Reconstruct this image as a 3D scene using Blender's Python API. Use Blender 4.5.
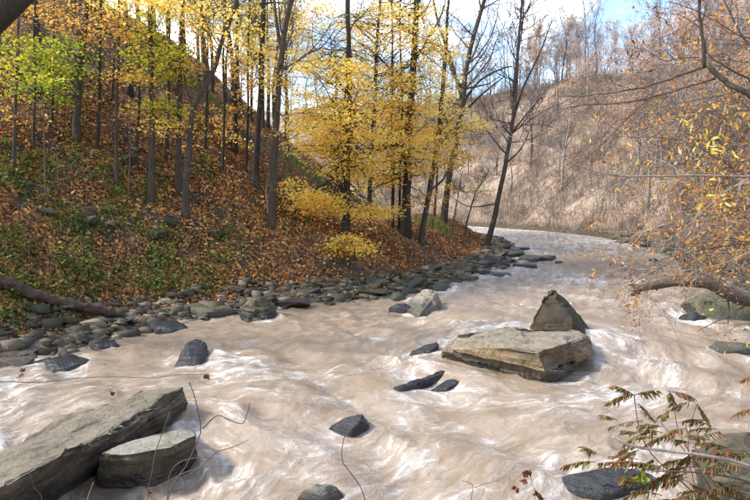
import bpy, bmesh, math, random
import numpy as np
from mathutils import Vector, noise as mnoise

for _o in list(bpy.data.objects):
    bpy.data.objects.remove(_o)
scn = bpy.context.scene
COL = scn.collection
R = math.radians
rng = np.random.default_rng(11)
random.seed(11)

# ------------------------------------------------------------------ camera
CAMZ = 3.0
FPX = 583.0                       # focal length in photo pixels (750 wide)
PITCH = math.atan(55.0 / FPX)     # the horizon lies at photo row 195
cam_d = bpy.data.cameras.new('camera')
cam_d.sensor_width = 36.0
cam_d.lens = 36.0 * FPX / 750.0
cam_d.clip_start = 0.05
cam_d.clip_end = 3000
cam = bpy.data.objects.new('camera', cam_d)
COL.objects.link(cam)
cam.location = (0, 0, CAMZ)
cam.rotation_euler = (math.pi / 2 - PITCH, 0, 0)
scn.camera = cam

# ------------------------------------------------------------------ light
SUN_EL, SUN_AZ = R(42.0), R(-96.0)      # azimuth from +Y towards +X: a veiled sun stands over the wooded hill to the left
SUN_STRENGTH, SKY_STRENGTH, EXPOSURE = 2.4, 0.15, 1.5
sun_dir = Vector((math.cos(SUN_EL) * math.sin(SUN_AZ), math.cos(SUN_EL) * math.cos(SUN_AZ), math.sin(SUN_EL)))
sd = bpy.data.lights.new('sun', 'SUN')
sd.energy = SUN_STRENGTH
sd.angle = R(10.0)
sd.color = (1.0, 0.92, 0.80)
so = bpy.data.objects.new('sun', sd)
COL.objects.link(so)
so.location = (0, 0, 60)
so.rotation_euler = (-sun_dir).to_track_quat('-Z', 'Y').to_euler()

world = bpy.data.worlds.new('World')
scn.world = world
world.use_nodes = True
wn, wl = world.node_tree.nodes, world.node_tree.links
wn.clear()
w_out = wn.new('ShaderNodeOutputWorld')
w_bg = wn.new('ShaderNodeBackground')
w_sky = wn.new('ShaderNodeTexSky')
w_sky.sky_type = 'NISHITA'
w_sky.sun_disc = False
w_sky.sun_elevation = SUN_EL
w_sky.sun_rotation = SUN_AZ
w_sky.dust_density = 0.2
w_sky.ozone_density = 2.5
w_tc = wn.new('ShaderNodeTexCoord')
w_map = wn.new('ShaderNodeMapping')
w_map.inputs['Scale'].default_value = (1.0, 1.0, 1.9)
w_noi = wn.new('ShaderNodeTexNoise')
w_noi.inputs['Scale'].default_value = 2.3
w_noi.inputs['Detail'].default_value = 8
w_noi.inputs['Roughness'].default_value = 0.55
w_rmp = wn.new('ShaderNodeValToRGB')
w_rmp.color_ramp.elements[0].position = 0.50
w_rmp.color_ramp.elements[1].position = 0.63
w_mix = wn.new('ShaderNodeMix')
w_mix.data_type = 'RGBA'
w_mix.inputs['B'].default_value = (9.0, 9.3, 9.8, 1)
w_bg.inputs['Strength'].default_value = SKY_STRENGTH
wl.new(w_tc.outputs['Generated'], w_map.inputs['Vector'])
wl.new(w_map.outputs['Vector'], w_noi.inputs['Vector'])
wl.new(w_noi.outputs['Fac'], w_rmp.inputs['Fac'])
wl.new(w_rmp.outputs['Color'], w_mix.inputs['Factor'])
wl.new(w_sky.outputs['Color'], w_mix.inputs['A'])
wl.new(w_mix.outputs['Result'], w_bg.inputs['Color'])
wl.new(w_bg.outputs['Background'], w_out.inputs['Surface'])

vs = scn.view_settings
vs.view_transform = 'Standard'
vs.look = 'None'
vs.gamma = 1.0
vs.exposure = EXPOSURE
vs.use_curve_mapping = False
cy = scn.cycles
cy.max_bounces = 6
cy.diffuse_bounces = 3
cy.glossy_bounces = 3
cy.transmission_bounces = 4
cy.transparent_max_bounces = 6
cy.caustics_reflective = False
cy.caustics_refractive = False
cy.use_denoising = True
cy.use_adaptive_sampling = True
cy.adaptive_threshold = 0.015
try:
    cy.denoiser = 'OPENIMAGEDENOISE'
except Exception:
    pass

# ------------------------------------------------------------------ photo geometry helpers
CP, SP = math.cos(PITCH), math.sin(PITCH)


def ray(px, py):
    a = (px - 375.0) / FPX
    b = (250.0 - py) / FPX
    return np.array([a, CP + b * SP, b * CP - SP])


def P(px, py, z=0.0):
    """point where the photo pixel meets the level z"""
    d = ray(px, py)
    t = (z - CAMZ) / d[2]
    return np.array([d[0] * t, d[1] * t, z])


def Q(px, py, y):
    """point on the photo pixel's ray at forward distance y"""
    d = ray(px, py)
    t = y / d[1]
    return np.array([d[0] * t, y, CAMZ + d[2] * t])


# ------------------------------------------------------------------ numpy noise
def _hash(ix, iy, iz, seed):
    h = (ix.astype(np.int64) * 374761393 + iy.astype(np.int64) * 668265263 + iz.astype(np.int64) * 2147483647 + seed * 974634541) & 0xFFFFFFFF
    h = ((h ^ (h >> 13)) * 1274126177) & 0xFFFFFFFF
    h = (h ^ (h >> 16)) & 0xFFFFFFFF
    return h.astype(np.float64) / 4294967295.0


def vnoise(x, y, z=None, seed=0):
    """value noise, 0..1"""
    x = np.asarray(x, float)
    y = np.asarray(y, float)
    z = np.zeros_like(x) if z is None else np.asarray(z, float)
    ix, iy, iz = np.floor(x), np.floor(y), np.floor(z)
    fx, fy, fz = x - ix, y - iy, z - iz
    fx, fy, fz = [f * f * f * (f * (f * 6 - 15) + 10) for f in (fx, fy, fz)]
    r = 0
    for a in (0, 1):
        for b in (0, 1):
            for c in (0, 1):
                w = (fx if a else 1 - fx) * (fy if b else 1 - fy) * (fz if c else 1 - fz)
                r = r + w * _hash(ix + a, iy + b, iz + c, seed)
    return r


def vnoise2(x, y, seed=0):
    x = np.asarray(x, float)
    y = np.asarray(y, float)
    ix, iy = np.floor(x), np.floor(y)
    fx, fy = x - ix, y - iy
    fx, fy = [f * f * f * (f * (f * 6 - 15) + 10) for f in (fx, fy)]
    z = np.zeros_like(ix)
    return ((_hash(ix, iy, z, seed) * (1 - fx) + _hash(ix + 1, iy, z, seed) * fx) * (1 - fy)
            + (_hash(ix, iy + 1, z, seed) * (1 - fx) + _hash(ix + 1, iy + 1, z, seed) * fx) * fy)


def fbm(x, y, oct=4, seed=0, gain=0.5, lac=2.03):
    r, a, s = 0.0, 1.0, 0.0
    for o in range(oct):
        r = r + a * (vnoise2(x, y, seed + o * 17) - 0.5)
        s += a
        a *= gain
        # rotate each octave so that the lattice never shows
        x, y = (x * 0.8 - y * 0.6) * lac + 13.7, (x * 0.6 + y * 0.8) * lac + 5.1
    return r / s * 2.0       # about -1..1


def smooth(a, b, x):
    t = np.clip((x - a) / (b - a), 0, 1)
    return t * t * (3 - 2 * t)


# ------------------------------------------------------------------ object helpers
def tag(o, label=None, cat=None, group=None, kind=None):
    if label: o['label'] = label
    if cat: o['category'] = cat
    if group: o['group'] = group
    if kind: o['kind'] = kind
    return o


def link(name, me, mat=None, parent=None, loc=None):
    o = bpy.data.objects.new(name, me)
    COL.objects.link(o)
    if mat is not None:
        if not me.materials:
            me.materials.append(mat)
    if parent is not None:
        o.parent = parent
    if loc is not None:
        o.location = loc
    return o


def empty(name, loc, label, cat, group=None):
    o = bpy.data.objects.new(name, None)
    o.empty_display_size = 0.2
    COL.objects.link(o)
    o.location = loc
    return tag(o, label, cat, group)


def mesh_np(name, verts, faces, smooth_shade=False):
    """faces: int array (n,3) or (n,4)"""
    me = bpy.data.meshes.new(name)
    verts = np.asarray(verts, np.float32)
    faces = np.asarray(faces, np.int32)
    n, k = faces.shape
    me.vertices.add(len(verts))
    me.vertices.foreach_set('co', verts.ravel())
    me.loops.add(n * k)
    me.loops.foreach_set('vertex_index', faces.ravel())
    me.polygons.add(n)
    me.polygons.foreach_set('loop_start', np.arange(0, n * k, k, dtype=np.int32))
    me.polygons.foreach_set('loop_total', np.full(n, k, np.int32))
    if smooth_shade:
        me.polygons.foreach_set('use_smooth', np.ones(n, bool))
    me.update(calc_edges=True)
    me.validate()
    return me


class Tubes:
    """collects tapered tubes, gives one mesh"""
    def __init__(self):
        self.v, self.f, self.n = [], [], 0

    def add(self, pts, rad, sides=5, bump=0.0, seed=0):
        pts = np.asarray(pts, float)
        m = len(pts)
        rad = np.broadcast_to(np.asarray(rad, float), (m,)) if np.ndim(rad) == 0 else np.asarray(rad, float)
        t = np.gradient(pts, axis=0)
        t /= np.linalg.norm(t, axis=1)[:, None] + 1e-9
        up = np.array([0.31, 0.17, 0.93]) if abs(t[0][2]) < 0.8 else np.array([0.9, 0.3, 0.1])
        a = np.cross(t, up)
        a /= np.linalg.norm(a, axis=1)[:, None] + 1e-9
        b = np.cross(t, a)
        th = np.linspace(0, 2 * math.pi, sides, endpoint=False)
        rr = rad[:, None] * np.ones(sides)[None]
        if bump:
            rr = rr * (1 + bump * (vnoise(np.cos(th)[None] * 1.3 + np.zeros((m, 1)), np.sin(th)[None] * 1.3 + np.zeros((m, 1)),
                                          np.arange(m)[:, None] * 0.6 + seed * 7.7 + np.zeros((1, sides)), seed) - 0.5) * 2)
        ring = pts[:, None] + rr[..., None] * (np.cos(th)[None, :, None] * a[:, None] + np.sin(th)[None, :, None] * b[:, None])
        self.v.append(ring.reshape(-1, 3))
        i = np.arange(m - 1)[:, None] * sides
        j = np.arange(sides)[None]
        k = (np.arange(sides)[None] + 1) % sides
        f = np.stack([i + j, i + k, i + sides + k, i + sides + j], -1).reshape(-1, 4) + self.n
        self.f.append(f)
        # end caps: a collapsed tip point
        tip = pts[-1] + t[-1] * rad[-1] * 0.5
        base = pts[0] - t[0] * rad[0] * 0.2
        self.v.append(np.array([tip, base]))
        ti = self.n + m * sides
        l0 = self.n + (m - 1) * sides
        jj = np.arange(sides)
        kk = (jj + 1) % sides
        self.f.append(np.stack([l0 + jj, l0 + kk, np.full(sides, ti), np.full(sides, ti)], -1))
        self.f.append(np.stack([self.n + kk, self.n + jj, np.full(sides, ti + 1), np.full(sides, ti + 1)], -1))
        self.n += m * sides + 2

    def mesh(self, name):
        v = np.concatenate(self.v)
        f = np.concatenate(self.f)
        # degenerate quads -> triangles
        tri = f[:, 2] == f[:, 3]
        me = bpy.data.meshes.new(name)
        q, t3 = f[~tri], f[tri][:, :3]
        loops = np.concatenate([q.ravel(), t3.ravel()]).astype(np.int32)
        tot = np.concatenate([np.full(len(q), 4), np.full(len(t3), 3)]).astype(np.int32)
        st = np.concatenate([[0], np.cumsum(tot)[:-1]]).astype(np.int32)
        me.vertices.add(len(v))
        me.vertices.foreach_set('co', v.astype(np.float32).ravel())
        me.loops.add(len(loops))
        me.loops.foreach_set('vertex_index', loops)
        me.polygons.add(len(tot))
        me.polygons.foreach_set('loop_start', st)
        me.polygons.foreach_set('loop_total', tot)
        me.polygons.foreach_set('use_smooth', np.ones(len(tot), bool))
        me.update(calc_edges=True)
        me.validate()
        return me


LEAF = np.array([[0, -0.5, 0], [0.36, -0.16, 0.07], [0.30, 0.22, 0.06], [0, 0.55, -0.03], [-0.30, 0.22, 0.06], [-0.36, -0.16, 0.07]])
LEAF = np.array([[0, -0.5, 0], [0.42, -0.05, 0.08], [0.20, 0.16, 0.05], [0, 0.60, -0.05], [-0.20, 0.16, 0.05], [-0.42, -0.05, 0.08]])
LEAF_KITE = np.array([[0, -.5, 0], [.36, .02, .12], [0, .58, 0], [-.36, .02, .12]])
LEAF_LONG = np.array([[0, -0.6, 0], [0.20, -0.15, 0.07], [0.16, 0.25, 0.06], [0, 0.75, -0.08], [-0.16, 0.25, 0.06], [-0.20, -0.15, 0.07]])
LEAF_F = np.array([[0, 1, 2, 3], [0, 3, 4, 5]])


def leaf_mesh(name, pos, size, normal, curl=1.0, yaw=None, shape=None):
    """many single leaves, each two quads folded along the midrib"""
    n = len(pos)
    nor = normal / (np.linalg.norm(normal, axis=1)[:, None] + 1e-9)
    ref = rng.normal(size=(n, 3))
    a = np.cross(nor, ref)
    a /= np.linalg.norm(a, axis=1)[:, None] + 1e-9
    b = np.cross(nor, a)
    L = (LEAF if shape is None else shape).copy()
    z = L[None, :, 2] * (rng.uniform(-1.2, 2.2, size=(n, 1)) * curl)
    asp = rng.uniform(0.75, 1.25, size=(n, 1))
    s = np.asarray(size).reshape(n, 1)
    v = pos[:, None] + s[..., None] * ((L[None, :, 0] * asp)[..., None] * a[:, None] + L[None, :, 1, None] * b[:, None] + z[..., None] * nor[:, None])
    if len(L) == 4:
        f = np.concatenate([np.arange(n)[:, None] * 4 + np.array([[0, 1, 2]]), np.arange(n)[:, None] * 4 + np.array([[0, 2, 3]])])
        return mesh_np(name, v.reshape(-1, 3), f)
    f = (LEAF_F[None] + (np.arange(n) * 6)[:, None, None]).reshape(-1, 4)
    return mesh_np(name, v.reshape(-1, 3), f)


# ------------------------------------------------------------------ materials
def new_mat(name):
    m = bpy.data.materials.new(name)
    m.use_nodes = True
    nt = m.node_tree
    nt.nodes.clear()
    out = nt.nodes.new('ShaderNodeOutputMaterial')
    b = nt.nodes.new('ShaderNodeBsdfPrincipled')
    nt.links.new(b.outputs[0], out.inputs['Surface'])
    return m, nt, b, out


def N(nt, typ, **kw):
    n = nt.nodes.new(typ)
    for k, v in kw.items():
        if k in n.inputs:
            n.inputs[k].default_value = v
        else:
            setattr(n, k, v)
    return n


def ramp(nt, src, stops):
    r = nt.nodes.new('ShaderNodeValToRGB')
    el = r.color_ramp.elements
    while len(el) < len(stops):
        el.new(0.5)
    for e, (p, c) in zip(el, stops):
        e.position = p
        e.color = (c[0], c[1], c[2], 1)
    nt.links.new(src, r.inputs['Fac'])
    return r.outputs['Color']


def mixc(nt, fac, a, b, typ='MIX'):
    m = nt.nodes.new('ShaderNodeMix')
    m.data_type = 'RGBA'
    m.blend_type = typ
    for s, v in (('Factor', fac), ('A', a), ('B', b)):
        if hasattr(v, 'links'):
            nt.links.new(v, m.inputs[s])
        elif s == 'Factor':
            m.inputs[s].default_value = v
        else:
            m.inputs[s].default_value = (v[0], v[1], v[2], 1)
    return m.outputs['Result']


def mth(nt, op, a, b=None, clamp=False):
    m = nt.nodes.new('ShaderNodeMath')
    m.operation = op
    m.use_clamp = clamp
    for i, v in enumerate((a, b)):
        if v is None: continue
        if hasattr(v, 'links'):
            nt.links.new(v, m.inputs[i])
        else:
            m.inputs[i].default_value = v
    return m.outputs[0]


def noise_tex(nt, vec, scale, detail=4, rough=0.55, dist=0.0):
    n = N(nt, 'ShaderNodeTexNoise', Scale=scale, Detail=detail, Roughness=rough, Distortion=dist)
    if vec is not None:
        nt.links.new(vec, n.inputs['Vector'])
    return n


def mapping(nt, vec, scale):
    mp = nt.nodes.new('ShaderNodeMapping')
    mp.inputs['Scale'].default_value = scale
    nt.links.new(vec, mp.inputs['Vector'])
    return mp.outputs['Vector']


def leaf_material(name, stops, transl=0.5, rough=0.55):
    """each leaf takes its own tint"""
    m, nt, b, out = new_mat(name)
    g = nt.nodes.new('ShaderNodeNewGeometry')
    c = ramp(nt, g.outputs['Random Per Island'], stops)
    nt.links.new(c, b.inputs['Base Color'])
    b.inputs['Roughness'].default_value = rough
    b.inputs['Specular IOR Level'].default_value = 0.25
    tr = nt.nodes.new('ShaderNodeBsdfTranslucent')
    nt.links.new(c, tr.inputs['Color'])
    mx = nt.nodes.new('ShaderNodeMixShader')
    mx.inputs[0].default_value = transl
    nt.links.new(b.outputs[0], mx.inputs[1])
    nt.links.new(tr.outputs[0], mx.inputs[2])
    nt.links.new(mx.outputs[0], out.inputs['Surface'])
    return m


def bark_material(name, dark, light, scale=9.0, lichen=0.0):
    m, nt, b, out = new_mat(name)
    tc = nt.nodes.new('ShaderNodeTexCoord')
    v = mapping(nt, tc.outputs['Object'], (1, 1, 0.16) if not name.startswith('log') else (.35, .35, 1))
    n1 = noise_tex(nt, v, scale * 2.2, 6, 0.65, 0.6)
    n2 = noise_tex(nt, tc.outputs['Object'], 1.7, 3)
    c = ramp(nt, n1.outputs['Fac'], [(0.32, dark), (0.62, light)])
    c = mixc(nt, mth(nt, 'MULTIPLY', n2.outputs['Fac'], 0.6), c, [x * 0.55 for x in light])
    if lichen:
        n3 = noise_tex(nt, tc.outputs['Object'], 4.2, 5)
        f = ramp(nt, n3.outputs['Fac'], [(0.56, (0, 0, 0)), (0.66, (lichen,) * 3)])
        c = mixc(nt, f, c, (0.17, 0.165, 0.115))
    nt.links.new(c, b.inputs['Base Color'])
    b.inputs['Roughness'].default_value = 0.9
    bp = N(nt, 'ShaderNodeBump', Strength=0.7, Distance=0.03)
    nt.links.new(n1.outputs['Fac'], bp.inputs['Height'])
    nt.links.new(bp.outputs[0], b.inputs['Normal'])
    return m


def rock_material(name, dark, light, moss=0.0, wet=0.0, strata=0.5, warm=None, wetline=0.22, scale=1.0, top=None):
    m, nt, b, out = new_mat(name)
    geo = nt.nodes.new('ShaderNodeNewGeometry')
    tc = nt.nodes.new('ShaderNodeTexCoord')
    pos = geo.outputs['Position']
    n1 = noise_tex(nt, pos, 3.1 * scale, 8, 0.62)
    n2 = noise_tex(nt, pos, 22 * scale, 6, 0.65)
    n3 = noise_tex(nt, pos, 1.1 * scale, 4, 0.5, 0.3)
    c = ramp(nt, n1.outputs['Fac'], [(0.30, dark), (0.55, [(a + b2) / 2 for a, b2 in zip(dark, light)]), (0.72, light)])
    c = mixc(nt, mth(nt, 'MULTIPLY', n2.outputs['Fac'], 0.55), c, [x * 0.45 for x in light])
    if warm:
        f = ramp(nt, n3.outputs['Fac'], [(0.46, (0, 0, 0)), (0.62, (0.8, 0.8, 0.8))])
        c = mixc(nt, f, c, warm)
    sv = mapping(nt, pos, (0.6, 0.6, 13.0))
    ns = noise_tex(nt, sv, 1.6 * scale, 4, 0.6, 0.5)
    crk = N(nt, 'ShaderNodeTexVoronoi', Scale=2.6 * scale)
    crk.feature = 'DISTANCE_TO_EDGE'
    wv = nt.nodes.new('ShaderNodeVectorMath')
    wv.operation = 'MULTIPLY_ADD'
    nt.links.new(n1.outputs['Color'], wv.inputs[0])
    wv.inputs[1].default_value = (0.7, 0.7, 0.7)
    nt.links.new(pos, wv.inputs[2])
    nt.links.new(wv.outputs[0], crk.inputs['Vector'])
    ck = ramp(nt, crk.outputs['Distance'], [(0.0, (0.25,) * 3), (0.035, (1, 1, 1))])
    c = mixc(nt, 0.75, c, ck, 'MULTIPLY')
    if strata:
        st = ramp(nt, ns.outputs['Fac'], [(0.36, (0.45,) * 3), (0.5, (1, 1, 1))])
        c = mixc(nt, strata, c, st, 'MULTIPLY')
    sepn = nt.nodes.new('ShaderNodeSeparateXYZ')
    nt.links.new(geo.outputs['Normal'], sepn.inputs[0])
    if top:  # upward faces painted paler than the sides: light from above put into the colour
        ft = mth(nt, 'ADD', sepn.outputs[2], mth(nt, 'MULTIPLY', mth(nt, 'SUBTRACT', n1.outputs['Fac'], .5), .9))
        toplit_col = mixc(nt, n2.outputs['Fac'], top, [q * .55 for q in top])
        toplit_col = mixc(nt, 0.85, toplit_col, ramp(nt, n1.outputs['Fac'], [(.34, (.42, .40, .36)), (.52, (1, 1, 1)), (.70, (.72, .70, .66))]), 'MULTIPLY')
        toplit_col = mixc(nt, 0.55, toplit_col, ck, 'MULTIPLY')
        c = mixc(nt, ramp(nt, ft, [(0.5, (0, 0, 0)), (0.9, (.85, .85, .85))]), c, toplit_col)
    if moss:
        nm = noise_tex(nt, pos, 5.0 * scale, 6, 0.65)
        f = mth(nt, 'MULTIPLY', ramp(nt, nm.outputs['Fac'], [(0.47, (0, 0, 0)), (0.60, (1, 1, 1))]), moss)
        c = mixc(nt, f, c, (0.085, 0.095, 0.028))
    # wet band next to the water: darker and glossier
    sepp = nt.nodes.new('ShaderNodeSeparateXYZ')
    nt.links.new(pos, sepp.inputs[0])
    zz = mth(nt, 'ADD', sepp.outputs[2], mth(nt, 'MULTIPLY', mth(nt, 'SUBTRACT', n1.outputs['Fac'], 0.5), 0.35))
    mr = N(nt, 'ShaderNodeMapRange')
    mr.inputs['From Min'].default_value = wetline * 0.5
    mr.inputs['From Max'].default_value = wetline * 1.3
    mr.inputs['To Min'].default_value = 1.0
    mr.inputs['To Max'].default_value = wet
    nt.links.new(zz, mr.inputs['Value'])
    wf = mr.outputs[0]
    c = mixc(nt, mth(nt, 'MULTIPLY', wf, 0.8), c, mixc(nt, 0.80, c, (0.012, 0.014, 0.016)))
    nt.links.new(c, b.inputs['Base Color'])
    nt.links.new(mth(nt, 'SUBTRACT', 0.88, mth(nt, 'MULTIPLY', wf, 0.62)), b.inputs['Roughness'])
    h = mth(nt, 'ADD', mth(nt, 'MULTIPLY', n2.outputs['Fac'], 0.35), n1.outputs['Fac'])
    h = mth(nt, 'ADD', h, mth(nt, 'MULTIPLY', ns.outputs['Fac'], strata * 1.2))
    bp = N(nt, 'ShaderNodeBump', Strength=0.95, Distance=0.07)
    nt.links.new(h, bp.inputs['Height'])
    nt.links.new(bp.outputs[0], b.inputs['Normal'])
    return m


M = {}
M['bark'] = bark_material('bark_brown', (0.016, 0.012, 0.009), (0.085, 0.062, 0.046), lichen=0.5)
M['bark_grey'] = bark_material('bark_grey', (0.018, 0.012, 0.008), (0.085, 0.058, 0.039), lichen=0.25)
M['bark_dark'] = bark_material('bark_dark', (0.010, 0.008, 0.006), (0.045, 0.034, 0.026))
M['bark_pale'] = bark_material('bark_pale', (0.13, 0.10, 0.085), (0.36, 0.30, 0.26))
M['twig'] = bark_material('twig_brown', (0.05, 0.032, 0.025), (0.15, 0.105, 0.085))
M['twig_pale'] = bark_material('twig_pale', (0.22, 0.165, 0.14), (0.46, 0.38, 0.33))
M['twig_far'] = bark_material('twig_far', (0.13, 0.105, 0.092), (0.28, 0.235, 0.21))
M['log'] = bark_material('log_bark', (0.014, 0.008, 0.005), (0.10, 0.058, 0.036), scale=9, lichen=.2)
M['dead_trunk'] = bark_material('log_dead', (0.018, 0.012, 0.008), (0.13, 0.09, 0.062), scale=9)
M['leaf_yellow'] = leaf_material('leaf_yellow', [(0.0, (0.88, 0.48, 0.06)), (0.3, (0.98, 0.66, 0.10)), (0.7, (0.98, 0.76, 0.18)), (1.0, (0.98, 0.83, 0.34))], 0.62)
M['leaf_gold'] = leaf_material('leaf_gold', [(0.0, (0.50, 0.22, 0.03)), (0.4, (0.72, 0.38, 0.06)), (1.0, (0.80, 0.54, 0.16))], 0.5)
M['leaf_lime'] = leaf_material('leaf_lime', [(0.0, (0.30, 0.34, 0.02)), (0.5, (0.52, 0.48, 0.04)), (1.0, (0.68, 0.55, 0.05))], 0.55)
M['leaf_green'] = leaf_material('leaf_green', [(0.0, (0.12, 0.24, 0.02)), (0.5, (0.28, 0.42, 0.03)), (1.0, (0.48, 0.52, 0.04))], 0.55)
M['leaf_orange'] = leaf_material('leaf_orange', [(0.0, (0.36, 0.11, 0.04)), (0.35, (0.58, 0.25, 0.08)), (0.7, (0.70, 0.38, 0.13)), (1.0, (0.72, 0.48, 0.14))], 0.5)
M['leaf_pink'] = leaf_material('leaf_pink', [(0.0, (0.46, 0.27, 0.20)), (0.6, (0.64, 0.43, 0.30)), (1.0, (0.74, 0.52, 0.28))], 0.45)  # less saturated: distance haze put into the leaf colour
M['leaf_dead'] = leaf_material('leaf_dead', [(0.0, (0.09, 0.03, 0.02)), (1.0, (0.26, 0.10, 0.06))], 0.3)
M['litter'] = leaf_material('leaf_litter', [(0.0, (0.05, 0.022, 0.010)), (0.3, (0.16, 0.064, 0.022)), (0.55, (0.36, 0.145, 0.040)), (0.82, (0.54, 0.24, 0.065)), (0.94, (0.70, 0.42, 0.13)), (1.0, (0.34, 0.22, 0.12))], 0.2)
M['slope_leaf'] = leaf_material('slope_leaf', [(0.0, (0.20, 0.15, 0.125)), (0.5, (0.34, 0.26, 0.205)), (0.9, (0.48, 0.38, 0.29)), (1.0, (0.52, 0.36, 0.22))], .2)  # beige partly stands for haze over the far slope
M['deadstem'] = leaf_material('dead_stem', [(0.0, (0.05, 0.03, 0.02)), (0.6, (0.14, 0.09, 0.06)), (1.0, (0.26, 0.18, 0.11))], .1)
M['brushstem'] = leaf_material('brush_stem', [(0.0, (0.10, 0.075, 0.065)), (0.6, (0.22, 0.17, 0.145)), (1.0, (0.34, 0.27, 0.22))], .1)
M['weed'] = leaf_material('weed_green', [(0.0, (0.05, 0.085, 0.02)), (0.5, (0.11, 0.165, 0.03)), (1.0, (0.24, 0.27, 0.05))], 0.4)
M['grass'] = leaf_material('grass_green', [(0.0, (0.07, 0.11, 0.02)), (0.5, (0.16, 0.21, 0.04)), (1.0, (0.30, 0.27, 0.09))], 0.35)
M['drygrass'] = leaf_material('dry_grass', [(0.0, (0.23, 0.16, 0.115)), (0.4, (0.38, 0.28, 0.20)), (0.8, (0.50, 0.39, 0.28)), (1.0, (0.36, 0.33, 0.17))], 0.3)
M['sumac'] = leaf_material('sumac_leaf', [(0.0, (0.22, 0.05, 0.03)), (0.4, (0.26, 0.12, 0.05)), (0.6, (0.20, 0.17, 0.06)), (1.0, (0.14, 0.19, 0.05))], 0.4)
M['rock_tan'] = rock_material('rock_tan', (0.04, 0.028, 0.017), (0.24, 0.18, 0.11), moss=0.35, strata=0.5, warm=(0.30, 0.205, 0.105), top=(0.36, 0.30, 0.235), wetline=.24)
M['rock_brown'] = rock_material('rock_brown', (0.018, 0.013, 0.009), (0.085, 0.060, 0.037), moss=0.25, strata=0.5, warm=(0.085, 0.052, 0.026))
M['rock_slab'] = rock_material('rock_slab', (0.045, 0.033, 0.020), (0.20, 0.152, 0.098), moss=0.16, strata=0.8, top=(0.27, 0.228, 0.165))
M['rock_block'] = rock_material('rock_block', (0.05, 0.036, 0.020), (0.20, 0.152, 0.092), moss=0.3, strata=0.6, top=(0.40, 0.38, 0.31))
M['rock_dark'] = rock_material('rock_dark', (0.012, 0.012, 0.013), (0.095, 0.095, 0.10), strata=0.6, wet=0.75)
M['rock_pale'] = rock_material('rock_pale', (0.11, 0.095, 0.07), (0.50, 0.44, 0.34), moss=0.12, strata=0.25, wetline=0.25)
M['rock_moss'] = rock_material('rock_moss', (0.045, 0.042, 0.030), (0.18, 0.165, 0.12), moss=0.85, strata=0.3)
M['rock_slate'] = rock_material('rock_slate', (0.035, 0.027, 0.018), (0.21, 0.165, 0.105), moss=0.35, strata=0.9)
M['rock_earth'] = rock_material('rock_earth', (0.016, 0.012, 0.007), (0.065, 0.05, 0.030), moss=0.6, strata=0.3)
M['stone_a'] = rock_material('stone_grey', (0.0600, 0.0416, 0.0224), (0.2240, 0.1600, 0.0920), moss=0.35, strata=0.0, wetline=0.22)
M['stone_b'] = rock_material('stone_brown', (0.0440, 0.0304, 0.0160), (0.1600, 0.1120, 0.0600), moss=0.5, strata=0.0, wetline=0.22)
M['stone_c'] = rock_material('stone_dark', (0.025, 0.019, 0.013), (0.10, 0.078, 0.054), moss=0.2, strata=0.0, wetline=0.3, wet=0.3)

# ------------------------------------------------------------------ river outline (metres, from photo pixels on the water plane)
LCH = [(-60, -6), (-34, 1), (-20, 5), (-12, 7.9), (-8.2, 9.3), (-6.5, 10.3), (-5.9, 11.5), (-5.2, 13.1), (-4.2, 14.1), (-2.0, 15.8), (0.1, 17.0), (1.9, 18.4),
       (3.5, 21.5), (5.2, 24.5), (6.6, 28.5), (7.6, 33), (8.4, 38), (8.0, 44), (5.0, 50), (-2, 55), (-15, 60), (-34, 65), (-70, 72)]
RCH = [(-70, 84), (-34, 76), (-8, 68), (5, 60), (10.6, 54), (14.2, 48), (16.0, 41), (15.9, 35), (14.2, 27), (11.4, 20), (9.4, 15), (8.3, 12), (7.5, 9.5), (6.2, 7.4),
       (4.6, 5.7), (2.4, 4.75), (0, 4.6), (-2.5, 4.3), (-6, 3.4), (-12, 1), (-20, -2), (-34, -8), (-60, -16)]


def spline(pts, step=0.6):
    pts = np.array(pts, float)
    p = np.vstack([2 * pts[0] - pts[1], pts, 2 * pts[-1] - pts[-2]])
    out = []
    for i in range(1, len(p) - 2):
        n = max(2, int(np.linalg.norm(p[i + 1] - p[i]) / step))
        t = np.linspace(0, 1, n, endpoint=False)[:, None]
        a, b, c, d = p[i - 1], p[i], p[i + 1], p[i + 2]
        out.append(0.5 * ((2 * b) + (c - a) * t + (2 * a - 5 * b + 4 * c - d) * t * t + (-a + 3 * b - 3 * c + d) * t ** 3))
    out.append(pts[-1:])
    return np.vstack(out)


LS, RS = spline(LCH), spline(RCH)
POLY = np.vstack([LS, RS])


def chain_dist(x, y, ch):
    """distance to a polyline (segments)"""
    x = x.ravel()
    y = y.ravel()
    best = np.full(x.shape, 1e9)
    A, B = ch[:-1], ch[1:]
    for (ax, ay), (bx, by) in zip(A, B):
        dx, dy = bx - ax, by - ay
        L2 = dx * dx + dy * dy + 1e-12
        t = np.clip(((x - ax) * dx + (y - ay) * dy) / L2, 0, 1)
        d = (x - ax - t * dx) ** 2 + (y - ay - t * dy) ** 2
        np.minimum(best, d, out=best)
    return np.sqrt(best)


def inside_river(x, y):
    c = np.zeros(x.shape, bool)
    n = len(POLY)
    for i in range(n):
        x1, y1 = POLY[i]
        x2, y2 = POLY[(i + 1) % n]
        if y1 == y2: continue
        m = ((y1 > y) != (y2 > y)) & (x < (x2 - x1) * (y - y1) / (y2 - y1) + x1)
        c ^= m
    return c


def smax(a, b, k):
    h = np.clip(0.5 + 0.5 * (a - b) / k, 0, 1)
    return b + (a - b) * h + k * h * (1 - h)


def smin(a, b, k):
    return -smax(-a, -b, k)


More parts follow.
